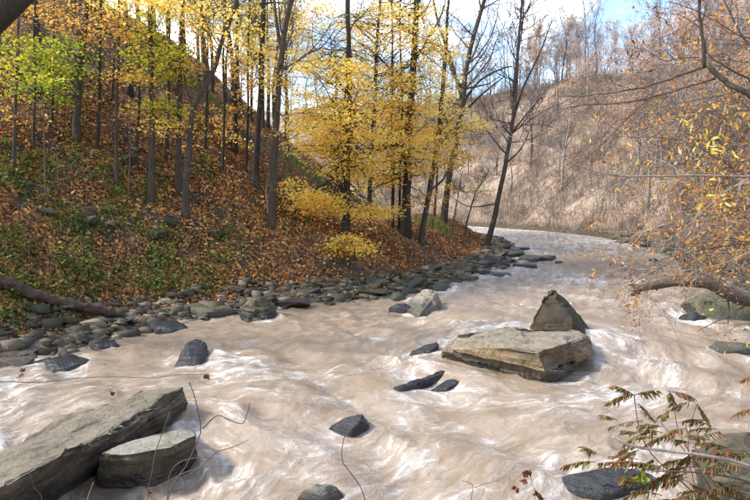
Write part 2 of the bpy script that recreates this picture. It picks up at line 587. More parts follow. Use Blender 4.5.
def H(x, y):
    """ground height"""
    x = np.asarray(x, float)
    y = np.asarray(y, float)
    dl = chain_dist(x, y, LS).reshape(x.shape)
    dr = chain_dist(x, y, RS).reshape(x.shape)
    ins = inside_river(x, y)
    d = np.minimum(dl, dr)
    big = fbm(x * 0.11, y * 0.11, 3, 3)
    med = fbm(x * 0.45, y * 0.45, 3, 5)
    sml = fbm(x * 1.7, y * 1.7, 3, 9)
    bed = -0.10 - np.minimum(0.8, 0.4 * d)
    # left: cobble strip, steep leafy bank, hill to the left, low terrace on the point
    strip = 1.05 + 0.5 * med + 0.9 * smooth(16, 26, y) * smooth(-3, 2, x)
    sl = 0.10 + 0.15 * dl + 0.72 * np.maximum(0, dl - strip)
    hill = -0.89 * x + 0.05 * y - 1.0
    hill = smin(hill, 19.0 - 4.0 * smooth(24, 38, y) + 2.5 * big, 5.0)
    knoll = 0.0 * np.exp(-((x + 35) / 13.0) ** 2 - ((y - 19) / 9.0) ** 2)
    terr = 1.55 + 0.25 * big * 2 + 0.10 * np.maximum(0, 2 - x)
    left = smin(sl, smax(hill, terr, 1.2), 0.9) + 0.45 * med * smooth(2.5, 8, dl) + 0.16 * sml * smooth(2, 5, dl) + big * 1.2 * smooth(8, 20, dl) + 0.05 * sml + knoll * smooth(2, 14, dl)
    # right and far side
    near = smooth(9, 26, y)
    sr = 0.10 + 0.2 * dr + (0.16 + 0.66 * near) * np.maximum(0, dr - (1.2 + 0.5 * med))
    cap = 3.0 + near * (12.5 + 0.06 * np.maximum(0, x - 15))
    right = smin(sr, cap + 1.2 * big, 2.5) + 0.40 * med * smooth(2, 7, dr) + 0.14 * sml * smooth(1, 4, dr) + big * 1.0 * smooth(6, 20, dr)
    near_cam = np.exp(-((x) ** 2 + (y - 0.5) ** 2) / 14.0)
    right = right * (1 - near_cam) + np.minimum(right, 0.9) * near_cam
    z = np.where(dl < dr, left, right)
    return np.where(ins, bed + 0.05 * sml, z)


# fast look-up grid for scattering and for pixel-to-ground
GX = np.arange(-70, 70.01, 0.4)
GY = np.arange(-12, 110.01, 0.4)
_gx, _gy = np.meshgrid(GX, GY)
GZ = H(_gx, _gy)
_d_l = chain_dist(_gx, _gy, LS).reshape(_gx.shape)
_d_r = chain_dist(_gx, _gy, RS).reshape(_gx.shape)
_ins = inside_river(_gx, _gy)
GS = np.where(_ins, -np.minimum(_d_l, _d_r), np.minimum(_d_l, _d_r))
GSIDE = np.where(_d_l < _d_r, -1.0, 1.0)


def samp(G, x, y):
    x = np.clip((np.asarray(x, float) - GX[0]) / 0.4, 0, len(GX) - 1.001)
    y = np.clip((np.asarray(y, float) - GY[0]) / 0.4, 0, len(GY) - 1.001)
    i, j = x.astype(int), y.astype(int)
    fx, fy = x - i, y - j
    return (G[j, i] * (1 - fx) + G[j, i + 1] * fx) * (1 - fy) + (G[j + 1, i] * (1 - fx) + G[j + 1, i + 1] * fx) * fy


def hz(x, y):
    return samp(GZ, x, y)


def gnorm(x, y, e=0.25):
    nx = -(hz(x + e, y) - hz(x - e, y)) / (2 * e)
    ny = -(hz(x, y + e) - hz(x, y - e)) / (2 * e)
    n = np.stack([nx, ny, np.ones_like(nx)], -1)
    return n / np.linalg.norm(n, axis=-1, keepdims=True)


def ground(px, py, tmin=3.0, tmax=105.0):
    """first ground point on the photo pixel's ray"""
    d = ray(px, py)
    t = np.arange(tmin, tmax, 0.08)
    x, y, z = d[0] * t, d[1] * t, CAMZ + d[2] * t
    hit = np.where(z < np.maximum(hz(x, y), -0.02))[0]
    k = hit[0] if len(hit) else len(t) - 1
    return np.array([x[k], y[k], float(hz(x[k], y[k]))])


# ------------------------------------------------------------------ ground
def build_ground():
    xs = np.concatenate([np.linspace(-420, -62, 22, endpoint=False), np.arange(-62, -24, 0.8), np.arange(-24, 22, 0.28), np.arange(22, 62, 0.8), np.linspace(62, 420, 22)])
    ys = np.concatenate([np.linspace(-300, -14, 12, endpoint=False), np.arange(-14, 2, 0.6), np.arange(2, 48, 0.28), np.arange(48, 92, 0.7), np.linspace(92, 600, 24)])
    X, Y = np.meshgrid(xs, ys)
    Z = H(X, Y)
    nx, ny = len(xs), len(ys)
    v = np.stack([X, Y, Z], -1).reshape(-1, 3)
    i = (np.arange(ny - 1)[:, None] * nx + np.arange(nx - 1)[None]).ravel()
    f = np.stack([i, i + 1, i + nx + 1, i + nx], -1)
    me = mesh_np('ground', v, f, True)
    m, nt, b, out = new_mat('forest_floor')
    geo = nt.nodes.new('ShaderNodeNewGeometry')
    pos = geo.outputs['Position']
    side = nt.nodes.new('ShaderNodeAttribute'); side.attribute_name = 'side'
    shore = nt.nodes.new('ShaderNodeAttribute'); shore.attribute_name = 'shore'
    vo = N(nt, 'ShaderNodeTexVoronoi', Scale=9.0)
    nt.links.new(pos, vo.inputs['Vector'])
    sep = nt.nodes.new('ShaderNodeSeparateColor')
    nt.links.new(vo.outputs['Color'], sep.inputs[0])
    leafc = ramp(nt, sep.outputs[0], [(0.0, (0.035, 0.018, 0.010)), (0.35, (0.09, 0.042, 0.018)), (0.7, (0.20, 0.085, 0.026)), (1.0, (0.30, 0.15, 0.05))])
    n1 = noise_tex(nt, pos, 0.8, 5, 0.6)
    soil = ramp(nt, n1.outputs['Fac'], [(0.3, (0.022, 0.017, 0.010)), (0.7, (0.06, 0.045, 0.022))])
    f1 = ramp(nt, n1.outputs['Fac'], [(0.40, (0, 0, 0)), (0.56, (1, 1, 1))])
    cl = mixc(nt, f1, soil, leafc)
    n2 = noise_tex(nt, pos, 0.28, 6, 0.65)
    n3 = noise_tex(nt, pos, 2.5, 6, 0.7)
    cr = ramp(nt, n2.outputs['Fac'], [(0.28, (0.19, 0.145, 0.115)), (0.42, (0.32, 0.24, 0.18)), (0.50, (0.44, 0.345, 0.25)), (0.60, (0.36, 0.27, 0.20)), (0.72, (0.27, 0.245, 0.14))])  # far side ground, its pale tones standing partly for haze
    cr = mixc(nt, ramp(nt, n3.outputs['Fac'], [(.38, (0, 0, 0)), (.62, (.85, .85, .85))]), cr, (0.23, 0.17, 0.13))
    c = mixc(nt, side.outputs['Fac'], cl, cr)
    mud = ramp(nt, n3.outputs['Fac'], [(0.3, (0.035, 0.024, 0.013)), (0.7, (0.12, 0.084, 0.048))])
    c = mixc(nt, shore.outputs['Fac'], c, mud)
    nt.links.new(c, b.inputs['Base Color'])
    b.inputs['Roughness'].default_value = 0.95
    bp = N(nt, 'ShaderNodeBump', Strength=0.8, Distance=0.06)
    nt.links.new(mth(nt, 'ADD', n3.outputs['Fac'], mth(nt, 'MULTIPLY', sep.outputs[1], 0.4)), bp.inputs['Height'])
    nt.links.new(bp.outputs[0], b.inputs['Normal'])
    dl = chain_dist(X, Y, LS).reshape(X.shape)
    dr = chain_dist(X, Y, RS).reshape(X.shape)
    a = me.attributes.new('side', 'FLOAT', 'POINT')
    a.data.foreach_set('value', (dl >= dr).astype(np.float32).ravel())
    a = me.attributes.new('shore', 'FLOAT', 'POINT')
    s = np.where(inside_river(X, Y), -1, np.minimum(dl, dr))
    a.data.foreach_set('value', (1 - smooth(.9, 1.9, s)).astype(np.float32).ravel())
    o = link('ground', me, m)
    tag(o, 'wooded valley ground with leafy left bank and dry far slope', None, None, 'structure')


build_ground()

# ------------------------------------------------------------------ boulders in the stream: where they stand (also bends the water)
FLOW_ROCKS = []     # (x, y, radius, strength)


def hull_mesh(name, groups, cell=0.07, rough=0.03, freq=3.0, seed=0, sharp=32, strata=0.0, chip=0.0, facet=0.022):
    """boulder from one or more convex blocks of corner points, split fine and weathered"""
    out = bmesh.new()
    for g in groups:
        bm = bmesh.new()
        for p in g:
            bm.verts.new(tuple(p))
        r = bmesh.ops.convex_hull(bm, input=bm.verts[:])
        junk = [e for e in r['geom_interior'] if isinstance(e, bmesh.types.BMVert)] + [e for e in r['geom_unused'] if isinstance(e, bmesh.types.BMVert)]
        bmesh.ops.delete(bm, geom=list(set(junk)), context='VERTS')
        bmesh.ops.bevel(bm, geom=bm.edges[:], offset=cell * 0.3, segments=1, affect='EDGES', clamp_overlap=True)
        bmesh.ops.triangulate(bm, faces=bm.faces[:])
        for it in range(7):
            long = [e for e in bm.edges if e.calc_length() > cell * 1.6]
            if not long: break
            bmesh.ops.subdivide_edges(bm, edges=long, cuts=1)
            bmesh.ops.triangulate(bm, faces=[f for f in bm.faces if len(f.verts) > 3])
        bm.normal_update()
        me = bpy.data.meshes.new('tmp')
        bm.to_mesh(me)
        out.from_mesh(me)
        bpy.data.meshes.remove(me)
        bm.free()
    out.normal_update()
    co = np.array([v.co[:] for v in out.verts])
    no = np.array([v.normal[:] for v in out.verts])
    s = seed * 3.17
    d = (vnoise(co[:, 0] * freq + s, co[:, 1] * freq, co[:, 2] * freq, seed) - 0.5) * 2 * rough
    d += (vnoise(co[:, 0] * freq * 2.7 + s, co[:, 1] * freq * 2.7, co[:, 2] * freq * 2.7, seed + 5) - 0.5) * rough
    if strata:
        zz = co[:, 2] * 11 + 2.0 * vnoise(co[:, 0] * 1.3, co[:, 1] * 1.3, co[:, 2] * 0.5, seed + 9)
        lay = np.floor(zz)
        fr_ = zz - lay
        step_ = _hash(lay, np.floor(vnoise(co[:, 0] * 2, co[:, 1] * 2, co[:, 2] * 2, seed + 60) * 3), lay * 0, seed + 61)
        d += strata * ((step_ - .6) * 1.6 - 1.1 * np.exp(-(np.minimum(fr_, 1 - fr_) / .10) ** 2)) * (1 - np.abs(no[:, 2]) ** 2)
    if chip:
        c1 = vnoise(co[:, 0] * 2.1 + s, co[:, 1] * 2.1, co[:, 2] * 4.0, seed + 21)
        d -= chip * smooth(0.58, 0.66, c1)
    # broken facets: stepped cells of random depth
    ext = float(np.ptp(co, axis=0).max())
    fq = 5.0 / ext
    cx = co * fq + .55 * np.stack([vnoise(co[:, 0] * fq * 1.5 + a_, co[:, 1] * fq * 1.5, co[:, 2] * fq * 1.5, seed + 31) for a_ in (0, 9, 18)], -1)
    cell_ = _hash(np.floor(cx[:, 0]), np.floor(cx[:, 1] + .5 * np.floor(cx[:, 0])), np.floor(cx[:, 2] * 1.6), seed + 40)
    d -= facet * ext * cell_
    co = co + no * d[:, None]
    for v, c in zip(out.verts, co):
        v.co = c
    me = bpy.data.meshes.new(name)
    out.to_mesh(me)
    out.free()
    for p in me.polygons:
        p.use_smooth = True
    me.set_sharp_from_angle(angle=R(sharp))
    return me


def boulder(name, label, groups, mat, flow=None, **kw):
    allp = np.vstack([np.array(g) for g in groups])
    c = np.array([allp[:, 0].mean(), allp[:, 1].mean(), allp[:, 2].min()])
    groups = [[np.array(p) - c for p in g] for g in groups]
    me = hull_mesh(name, groups, **kw)
    o = link(name, me, mat, None, tuple(c))
    tag(o, label, 'rock')
    ext = allp.max(0) - allp.min(0)
    if flow is not None:
        FLOW_ROCKS.append((c[0], c[1], 0.5 * math.sqrt(max(ext[0], .05) * max(ext[1], .05)) * 1.0, flow))
    return o


def blob(name, label, px, py, wpx, hpx, mat, depth=0.8, seed=0, flow=1.0, lean=0.0, flat=0.5, zb=0.0, **kw):
    """angular boulder whose front foot meets the water (level zb) at photo pixel (px, py)"""
    f = P(px, py, zb)
    sc = f[1] / FPX
    w, h = wpx * sc, hpx * sc
    dp = w * depth
    r = np.random.default_rng(seed + 100)
    pts = []
    n = 6
    for k in range(n):
        a = 2 * math.pi * (k + r.uniform(-.3, .3)) / n
        ca, sa = math.cos(a), math.sin(a)
        pts.append((f[0] + ca * w * .5 * r.uniform(.9, 1.05), f[1] + dp * .5 + sa * dp * .5 * r.uniform(.85, 1.05), zb - 0.25))
        pts.append((f[0] + ca * w * .5 * r.uniform(.8, 1.0), f[1] + dp * .5 + sa * dp * .5 * r.uniform(.8, 1.0), zb + h * r.uniform(.15, .5)))
    for k in range(4):
        a = 2 * math.pi * (k + r.uniform(-.3, .3)) / 4
        pts.append((f[0] + lean * w + math.cos(a) * w * .5 * flat * r.uniform(.6, 1), f[1] + dp * .5 + math.sin(a) * dp * .5 * flat, zb + h * r.uniform(.8, 1.0)))
    kw.setdefault('cell', max(0.05, min(0.12, w / 14)))
    kw.setdefault('rough', 0.035 * w)
    kw.setdefault('freq', 2.2 / max(w, 0.2))
    return boulder(name, label, [pts], mat, flow=flow, seed=seed, **kw)

# ------------------------------------------------------------------ the named boulders
# broad flat-topped boulder in mid-stream: lower mass and an overhanging cap in one rock
_top = [P(455, 336, .50), P(477, 332.5, .52), P(508, 327, .56), P(548, 324.5, .60), P(580, 327, .60), P(589, 334, .58),
        P(569, 342, .60), P(537, 350.5, .58), P(508, 347.5, .56), P(484, 341, .54)]
_mid = [P(441, 352, .22), P(446, 342, .40), P(500, 362, .30), P(540, 372, .25), P(583, 362, .33), P(591, 350, .36), P(592, 344, .3)]
_low = [P(440, 360, .0), P(446, 366, -.05), P(473, 368, -.05), P(500, 377.5, -.05), P(527, 385.5, -.05), P(548, 388, -.05), P(563, 387, -.05),
        P(440, 360, -.4), P(548, 388, -.4), P(563, 386, -.4), P(565, 352, -.4), P(470, 345, -.4)]
_cap = [p for p in _top] + [P(580, 346, .40), P(588, 358, .22), P(594, 352, .22), P(567, 365, .25), P(545, 372, .25), P(500, 362, .3), P(448, 350, .3), P(590, 340, .2)]
_base = _low + [P(441, 352, .22), P(446, 344, .35), P(500, 358, .34), P(548, 367, .32), P(567, 372, .2), P(566, 360, .3), P(585, 352, .12), P(592, 356, -.1), P(588, 362, -.4), P(540, 338, .2)]
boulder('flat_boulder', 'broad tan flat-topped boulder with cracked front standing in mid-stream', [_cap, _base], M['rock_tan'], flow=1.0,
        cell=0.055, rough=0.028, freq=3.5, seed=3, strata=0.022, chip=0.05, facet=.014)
_tb = [P(528, 333, 0), P(545, 345, 0), P(570, 350, 0), P(597, 343, 0), P(592, 330, 0), P(560, 322, 0)]
_tri = _tb + [p - np.array([0, 0, .4]) for p in _tb] + [Q(552, 287, 12.0), Q(557, 289, 12.15), Q(566, 297, 12.1), Q(541, 303, 11.8), Q(532, 318, 11.6), Q(580, 314, 12.2), Q(595, 334, 12.0), Q(573, 322, 11.35), Q(566, 306, 11.7), Q(553, 289, 12.5)]
boulder('pointed_boulder', 'tall brown pointed boulder shaped like a shark fin behind the flat boulder', [_tri], M['rock_brown'], flow=0.8,
        cell=0.05, rough=0.022, freq=4, seed=5, strata=0.01)
# slab and block at the near left edge
_sl = [P(185, 386, .46), P(176, 389, .47), P(134, 411, .55), P(60, 455, .62), P(-60, 520, .65),
       P(150, 390, .42), P(120, 399, .38), P(65, 417, .34), P(31, 438, .32), P(-60, 484, .30),
       P(191, 402, .28), P(190, 423, -.1), P(150, 442, -.3), P(70, 505, -.3), P(-60, 590, -.3), P(140, 396, -.3), P(60, 424, -.4), P(-60, 492, -.4)]
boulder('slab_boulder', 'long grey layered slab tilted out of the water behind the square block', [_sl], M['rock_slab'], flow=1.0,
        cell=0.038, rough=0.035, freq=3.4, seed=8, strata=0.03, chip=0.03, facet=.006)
_bl = [P(100, 452, .46), P(134, 438, .46), P(180, 428.5, .46), P(196, 429, .45), P(198, 434, .44), P(172, 447, .44), P(130, 454.5, .45), P(110, 455, .45),
       P(94, 470, .25), P(100, 496, -.1), P(150, 500, -.1), P(192, 478, -.1), P(199, 452, .2), P(94, 494, -.4), P(150, 502, -.4), P(192, 480, -.4), P(196, 440, -.4), P(130, 455, -.4)]
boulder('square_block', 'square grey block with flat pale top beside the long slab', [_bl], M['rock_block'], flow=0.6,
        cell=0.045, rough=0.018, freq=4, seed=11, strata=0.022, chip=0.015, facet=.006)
# wet dark rocks standing in the current
_dk = [P(172, 369, 0), P(186, 372, 0), P(203, 371, 0), P(209, 362, 0), P(208, 350, 0), P(180, 360, 0)]
_dk = _dk + [p - np.array([0, 0, .4]) for p in _dk] + [Q(187, 342, 10.3), Q(197, 339, 10.5), Q(206, 342, 10.5), Q(209, 352, 10.3), Q(177, 356, 10.1), Q(200, 356, 9.85), Q(188, 352, 9.8)]
boulder('dark_boulder', 'rounded black wet boulder in the foam near the cobbled shore', [_dk], M['rock_dark'], flow=1.0, cell=0.05, rough=0.02, freq=4, seed=14)
_kw = [P(327, 431, 0), P(350, 437, 0), P(366, 434, 0), P(371, 424, 0), P(345, 420, 0)]
_kw = _kw + [p - np.array([0, 0, .4]) for p in _kw] + [P(331, 425, .10), P(343, 418, .2), P(358, 412.5, .26), P(363, 414, .25), P(369, 425, .12), P(352, 430, .12), P(361, 421, .2)]
boulder('wedge_rock', 'small dark wet wedge of rock alone in the near rapids', [_kw], M['rock_dark'], flow=0.8, cell=0.035, rough=0.012, freq=5, seed=17)
_w7 = [P(409, 354, 0), P(425, 356, 0), P(438, 355, 0), P(439, 349, 0), P(420, 349, 0)]
_w7 = _w7 + [p - np.array([0, 0, .3]) for p in _w7] + [P(412, 350, .06), P(428, 344, .16), P(437, 341, .2), P(439, 344, .2), P(430, 350, .12)]
boulder('low_rock', 'small low black rock beside the left end of the flat boulder', [_w7], M['rock_dark'], flow=0.5, cell=0.04, rough=0.012, freq=5, seed=19)
_w8 = [P(391, 391, -.02), P(398, 395, -.02), P(405, 391, 0.0), P(449, 377, 0.0), P(448, 371, 0), P(430, 376, 0.0)]
_w8 = _w8 + [p - np.array([0, 0, .3]) for p in _w8] + [P(394, 387, .07), P(420, 376.5, .09), P(446, 368.5, .10), P(448, 371, .09), P(405, 386, .07)]
boulder('awash_slab', 'long narrow dark slab awash in front of the low black rock', [_w8], M['rock_dark'], flow=0.3, cell=0.05, rough=0.014, freq=4, seed=21)
_w9 = [P(429, 390, -.03), P(445, 392, -.03), P(466, 382, -.03), P(460, 376, -.03)]
_w9 = _w9 + [p - np.array([0, 0, .3]) for p in _w9] + [P(434, 387, .03), P(448, 379, .05), P(464, 379, .05), P(450, 387, .04)]
boulder('washed_stone', 'flat blue-grey stone washed over beside the narrow dark slab', [_w9], M['rock_dark'], flow=0.2, cell=0.05, rough=0.014, freq=4, seed=23)
_sp = [P(405, 310, 0), P(420, 314, 0), P(440, 311, 0), P(442, 303, 0), P(415, 302, 0)]
_sp = _sp + [p - np.array([0, 0, .4]) for p in _sp] + [Q(407, 303, 15.3), Q(418, 292, 15.5), Q(427, 288, 15.8), Q(437, 291, 15.8), Q(441, 300, 15.4), Q(433, 297, 15.0), Q(424, 304, 14.9)]
boulder('pale_boulder', 'angular boulder with bleached cream face at the water edge by cobbles', [_sp], M['rock_pale'], flow=0.8, cell=0.05, rough=0.012, freq=4, seed=25, facet=.03, sharp=22)
blob('mossy_stone', 'low mossy stone just behind the bleached boulder', 441, 292, 34, 9, M['rock_moss'], .7, 31)
blob('submerged_stone', 'low grey stone half under water left of the bleached boulder', 401, 311, 30, 7, M['rock_dark'], .6, 32)
blob('green_stone', 'small mossy stone left of the bleached boulder', 398, 300, 22, 8, M['rock_moss'], .7, 33)
# layered slate mound at the foot of the left bank
blob('slate_mound', 'dark layered slate mound at the foot of the leafy bank', 256, 322.5, 46, 25, M['rock_slate'], .9, 36, flat=.55, strata=.05, cell=.07, rough=.03)
# near right shore
_rm = [(697, 319), (720, 322), (752, 323), (785, 320)]
_rmp = [P(a, b, 0) for a, b in _rm]
_rmp = _rmp + [p + np.array([.3, 1.6, 0]) for p in _rmp] + [p + np.array([0.1, 0, -.4]) for p in _rmp] + [Q(693, 300, 14.2), Q(700, 291, 14.6), Q(725, 288, 14.9), Q(760, 284, 15.0), Q(790, 286, 14.8), Q(705, 300, 13.9), Q(760, 298, 13.9)]
boulder('mossy_boulder', 'big mossy boulder under the broken hanging trunk on the right shore', [_rmp], M['rock_moss'], flow=0.8, cell=0.09, rough=0.05, freq=2.4, seed=41, chip=.05)
blob('shore_rock', 'low black rock at the foot of the mossy boulder', 698, 322, 31, 9, M['rock_dark'], .6, 42, flow=.5)
blob('ledge_rock', 'flat dark ledge of rock beside white foam on the right shore', 741, 360, 60, 13, M['rock_moss'], .6, 43, flow=.8, flat=.85)
_br = [P(684, 470, 0), P(700, 500, 0), P(760, 520, 0), P(800, 480, 0), P(800, 440, 0), P(720, 440, 0)]
_br = _br + [p - np.array([0, 0, .4]) for p in _br] + [P(694, 450, .22), P(720, 432, .36), P(770, 430, .42), P(800, 440, .45), P(790, 480, .45), P(720, 480, .35)]
boulder('near_right_boulder', 'smooth dark grey-green boulder behind the red sumac leaves', [_br], M['rock_slate'], flow=.8, cell=.06, rough=.03, freq=3, seed=45)
_po = [P(548, 482, -.05), P(560, 492, -.03), P(600, 497, 0), P(640, 492, 0), P(668, 480, 0), P(640, 466, 0)]
_po = _po + [p - np.array([0, 0, .3]) for p in _po] + [P(566, 474, .07), P(600, 468, .12), P(640, 468, .12), P(655, 480, .1), P(600, 486, .08)]
boulder('pourover_rock', 'low blue-grey wet rock with water pouring over it under the sumac', [_po], M['rock_dark'], flow=.4, cell=.05, rough=.02, freq=3, seed=47)
_bb = [P(292, 505, 0), P(320, 515, 0), P(348, 508, 0), P(350, 496, 0), P(300, 494, 0)]
_bb = _bb + [p - np.array([0, 0, .4]) for p in _bb] + [P(303, 488, .16), P(317, 482, .22), P(332, 484, .2), P(344, 496, .1), P(322, 497, .14)]
boulder('speckled_rock', 'small grey lichen-speckled rock jutting from the near water', [_bb], M['rock_block'], flow=.6, cell=.035, rough=.016, freq=5, seed=49)
_gs = [P(128, 398, .0), P(152, 402, -.02), P(188, 382, -.02), P(186, 377, -.02), P(150, 384, -.02)]
_gs = _gs + [p - np.array([0, 0, .3]) for p in _gs] + [P(140, 391, .05), P(160, 382, .08), P(184, 378, .07), P(176, 384, .07)]
boulder('green_slab', 'smooth greenish slab barely awash behind the long tilted slab', [_gs], M['rock_moss'], flow=.3, cell=.05, rough=.012, freq=3, seed=51)
# wet slabs along the left shore
for k, (a, b, w, h, lab) in enumerate([
        (52, 371, 66, 7, 'long blue-grey wet slab sloping into the foam on the left shore'),
        (101, 350, 34, 6, 'dark wet ledge at the shore in front of the fallen log'),
        (162, 333, 50, 8, 'dark low slab at the waterline between log and slate mound'),
        (205, 320, 60, 11, 'flat brown slab at the waterline left of the slate mound')]):
    blob('wet_slab', lab, a, b, w, h, M['rock_dark'] if k < 3 else M['rock_slate'], .7, 60 + k, flow=.4, flat=.9)
for k, (a, b, w, h, lab) in enumerate([
        (127, 322, 20, 10, 'rounded pale cream boulder beside the end of the fallen log'),
        (93, 333, 27, 8, 'flat light grey stone below the fallen log'),
        (137, 326, 24, 9, 'tan stone touching the pale boulder at the log end')]):
    g = ground(a, b)
    blob('shore_stone', lab, a, b, w, h, M['rock_pale'] if k == 0 else M['stone_a'], .8, 66 + k, flow=None, zb=max(0.05, float(g[2]) - .02), flat=.7)
# flat rocks off the point
_bars = [(540, 262, 42, 6), (528, 270, 30, 6), (503, 279, 30, 6), (485, 275, 24, 6), (550, 259, 20, 3), (517, 257, 26, 5), (498, 262, 26, 6), (524, 251, 20, 4), (470, 283, 26, 7), (560, 264, 10, 3)]
for k, (a, b, w, h) in enumerate(_bars):
    o = blob('bar_rock', 'low dark flat rock lying in shallow water off the point', a, b, w, h, M['stone_c'] if k % 2 else M['rock_moss'], .75, 70 + k, flow=.25, flat=.85)
    o['group'] = 'flat rocks off the point'
for k, (a, b, w, h) in enumerate([(672, 254, 30, 12), (645, 248, 24, 9), (625, 244, 18, 5), (690, 262, 22, 8), (712, 272, 40, 18), (655, 262, 12, 4)]):
    o = blob('upstream_rock', 'dark rock at the waterline on the right shore beneath brush', a, b, w, h, M['rock_dark'] if k % 2 else M['rock_moss'], .7, 90 + k, flow=.3)
    o['group'] = 'dark rocks along the right shore'

# ------------------------------------------------------------------ water
def build_water():
    # centre line, downstream end first
    La, Ra = np.array(LCH), np.array(RCH[::-1])
    la, ra = spline(La, 0.3), spline(Ra, 0.3)
    k = 90
    ia = np.linspace(0, len(la) - 1, k).astype(int)
    ib = np.linspace(0, len(ra) - 1, k).astype(int)
    Cn = np.array([(-60, -11), (-34, -4), (-20, 1.5), (-11, 4.6), (-6, 6.6), (-2, 8.4), (1.2, 10.8), (4, 14.2), (6.6, 18.5), (9.4, 24), (11.3, 30), (12.2, 36), (12.1, 42), (11, 48), (6.5, 54), (0, 58.5), (-12, 63.5), (-34, 70), (-70, 78)])
    Cs = spline(Cn, 0.35)
    arc = np.concatenate([[0], np.cumsum(np.linalg.norm(np.diff(Cs, axis=0), axis=1))])
    tan = np.gradient(Cs, axis=0)
    tan /= np.linalg.norm(tan, axis=1)[:, None]
    # tessellation: finer close by
    ys = np.concatenate([np.arange(-20, 2.8, 0.5), np.geomspace(2.8, 88, 660)])
    us = np.concatenate([np.linspace(-6, -0.95, 60, endpoint=False), np.linspace(-0.95, 0.95, 640), np.linspace(0.96, 3, 20)])
    U, Y = np.meshgrid(us, ys)
    X = U * (np.maximum(Y, 2.8) + 2.0)
    nx = len(us)
    s = samp(GS, X, Y)
    keep = s < 0.7
    i = (np.arange(len(ys) - 1)[:, None] * nx + np.arange(nx - 1)[None]).ravel()
    q = np.stack([i, i + 1, i + nx + 1, i + nx], -1)
    kf = keep.ravel()[q].any(1)
    q = q[kf]
    used = np.unique(q)
    remap = np.full(X.size, -1)
    remap[used] = np.arange(len(used))
    q = remap[q]
    x, y, sv = X.ravel()[used], Y.ravel()[used], s.ravel()[used]
    n = len(x)
    u = np.zeros(n)
    v = np.zeros(n)
    for c0 in range(0, n, 20000):
        sl = slice(c0, c0 + 20000)
        dx = (x[sl, None] - Cs[None, ::3, 0])
        dy = (y[sl, None] - Cs[None, ::3, 1])
        d1 = np.sqrt(dx * dx + dy * dy)
        wt = np.exp(-(d1 - d1.min(1, keepdims=True)) / .9)
        wt /= wt.sum(1, keepdims=True)
        tx, ty = tan[None, ::3, 0], tan[None, ::3, 1]
        u[sl] = (wt * (arc[None, ::3] + dx * tx + dy * ty)).sum(1)
        v[sl] = (wt * (-dx * ty + dy * tx)).sum(1)
    h = np.zeros(n)
    foam = np.zeros(n)
    calm = np.zeros(n)
    psi, uu = v.copy(), u.copy()
    rocks = list(FLOW_ROCKS)
    # drowned rocks: a smooth tongue with a curl of foam below it
    for a, b, r, st in [(505, 420, .75, 1.3), (425, 455, .6, 1.0), (230, 395, .6, .9), (90, 420, .8, 1.0), (300, 350, .6, .9), (470, 318, .7, 1.2), (250, 450, .45, .8),
                        (610, 330, .8, .8), (380, 335, .6, .8), (560, 445, .5, .7), (150, 385, .6, 1.2), (40, 395, .6, 1.2), (350, 385, .5, .8), (520, 300, .6, 1.0), (620, 300, .7, .6),
                        (580, 275, .9, .7), (445, 440, .35, .9), (655, 350, .7, .7), (700, 380, .5, .7), (480, 470, .4, .8), (390, 410, .4, .9), (290, 410, .45, .9), (260, 360, .5, .9), (110, 375, .6, 1.1)]:
        p = P(a, b)
        j = ((p[0] - Cs[:, 0]) ** 2 + (p[1] - Cs[:, 1]) ** 2).argmin()
        u0 = arc[j] + (p[0] - Cs[j, 0]) * tan[j, 0] + (p[1] - Cs[j, 1]) * tan[j, 1]
        v0 = -(p[0] - Cs[j, 0]) * tan[j, 1] + (p[1] - Cs[j, 1]) * tan[j, 0]
        wob = 0.35 * fbm(x * 1.1, y * 1.1, 2, int(a))
        du, dv = (u - u0) / r + wob, (v - v0) / (r * 1.5) + wob * .6
        h += 0.11 * st * r * np.exp(-(du - .5) ** 2 / .7 - dv ** 2)
        h -= 0.10 * st * r * np.exp(-(du + .75) ** 2 / .25 - dv ** 2)
        h += 0.10 * st * r * np.exp(-(du + 1.6) ** 2 / .25 - dv ** 2)
        calm += np.exp(-(du - .7) ** 2 / .8 - dv ** 2) * st
        foam += st * .9 * np.exp(-np.maximum(0, -(du + .7)) ** 1.2 / 2.2) * (du < -.55) * np.exp(-(dv / (1 + .25 * np.maximum(0, -du))) ** 2) 
    for (rx, ry, a, st) in rocks:
        j = ((rx - Cs[:, 0]) ** 2 + (ry - Cs[:, 1]) ** 2).argmin()
        u0 = arc[j] + (rx - Cs[j, 0]) * tan[j, 0] + (ry - Cs[j, 1]) * tan[j, 1]
        v0 = -(rx - Cs[j, 0]) * tan[j, 1] + (ry - Cs[j, 1]) * tan[j, 0]
        du, dv = u - u0, v - v0
        r2 = du * du + dv * dv
        psi -= dv * a * a * st / (r2 + .5 * a * a)
        uu += du * a * a * st * .5 / (r2 + .5 * a * a)
        # pillow upstream, trough and foam downstream (downstream is -u)
        h += 0.09 * st * np.sqrt(a) * np.exp(-((du - a * 1.0) ** 2) / (.3 * a * a) - dv ** 2 / (a * a))
        h -= 0.06 * st * np.sqrt(a) * np.exp(-((du + a * 1.3) ** 2) / (.8 * a * a) - dv ** 2 / (a * a))
        r = np.sqrt(r2) / a
        foam += .8 * st * np.exp(-((r - 1.1) / .22) ** 2)
        side = np.abs(np.abs(dv) - a * (.95 + .12 * np.maximum(0, -du / a)))
        foam += .75 * st * np.exp(-(side / (.28 * a + .05)) ** 2) * (du < 0) * np.exp(du / (4.5 * a))
        foam += .35 * st * np.exp(-(dv / (1.1 * a)) ** 2) * (du < 0) * np.exp(du / (3 * a))
    # turbulent surface in stream coordinates
    wx = x + .35 * fbm(x * .8, y * .8, 2, 71)
    wy = y + .35 * fbm(x * .8 + 40, y * .8, 2, 72)
    mot = fbm(x * .22, y * .22, 3, 61)
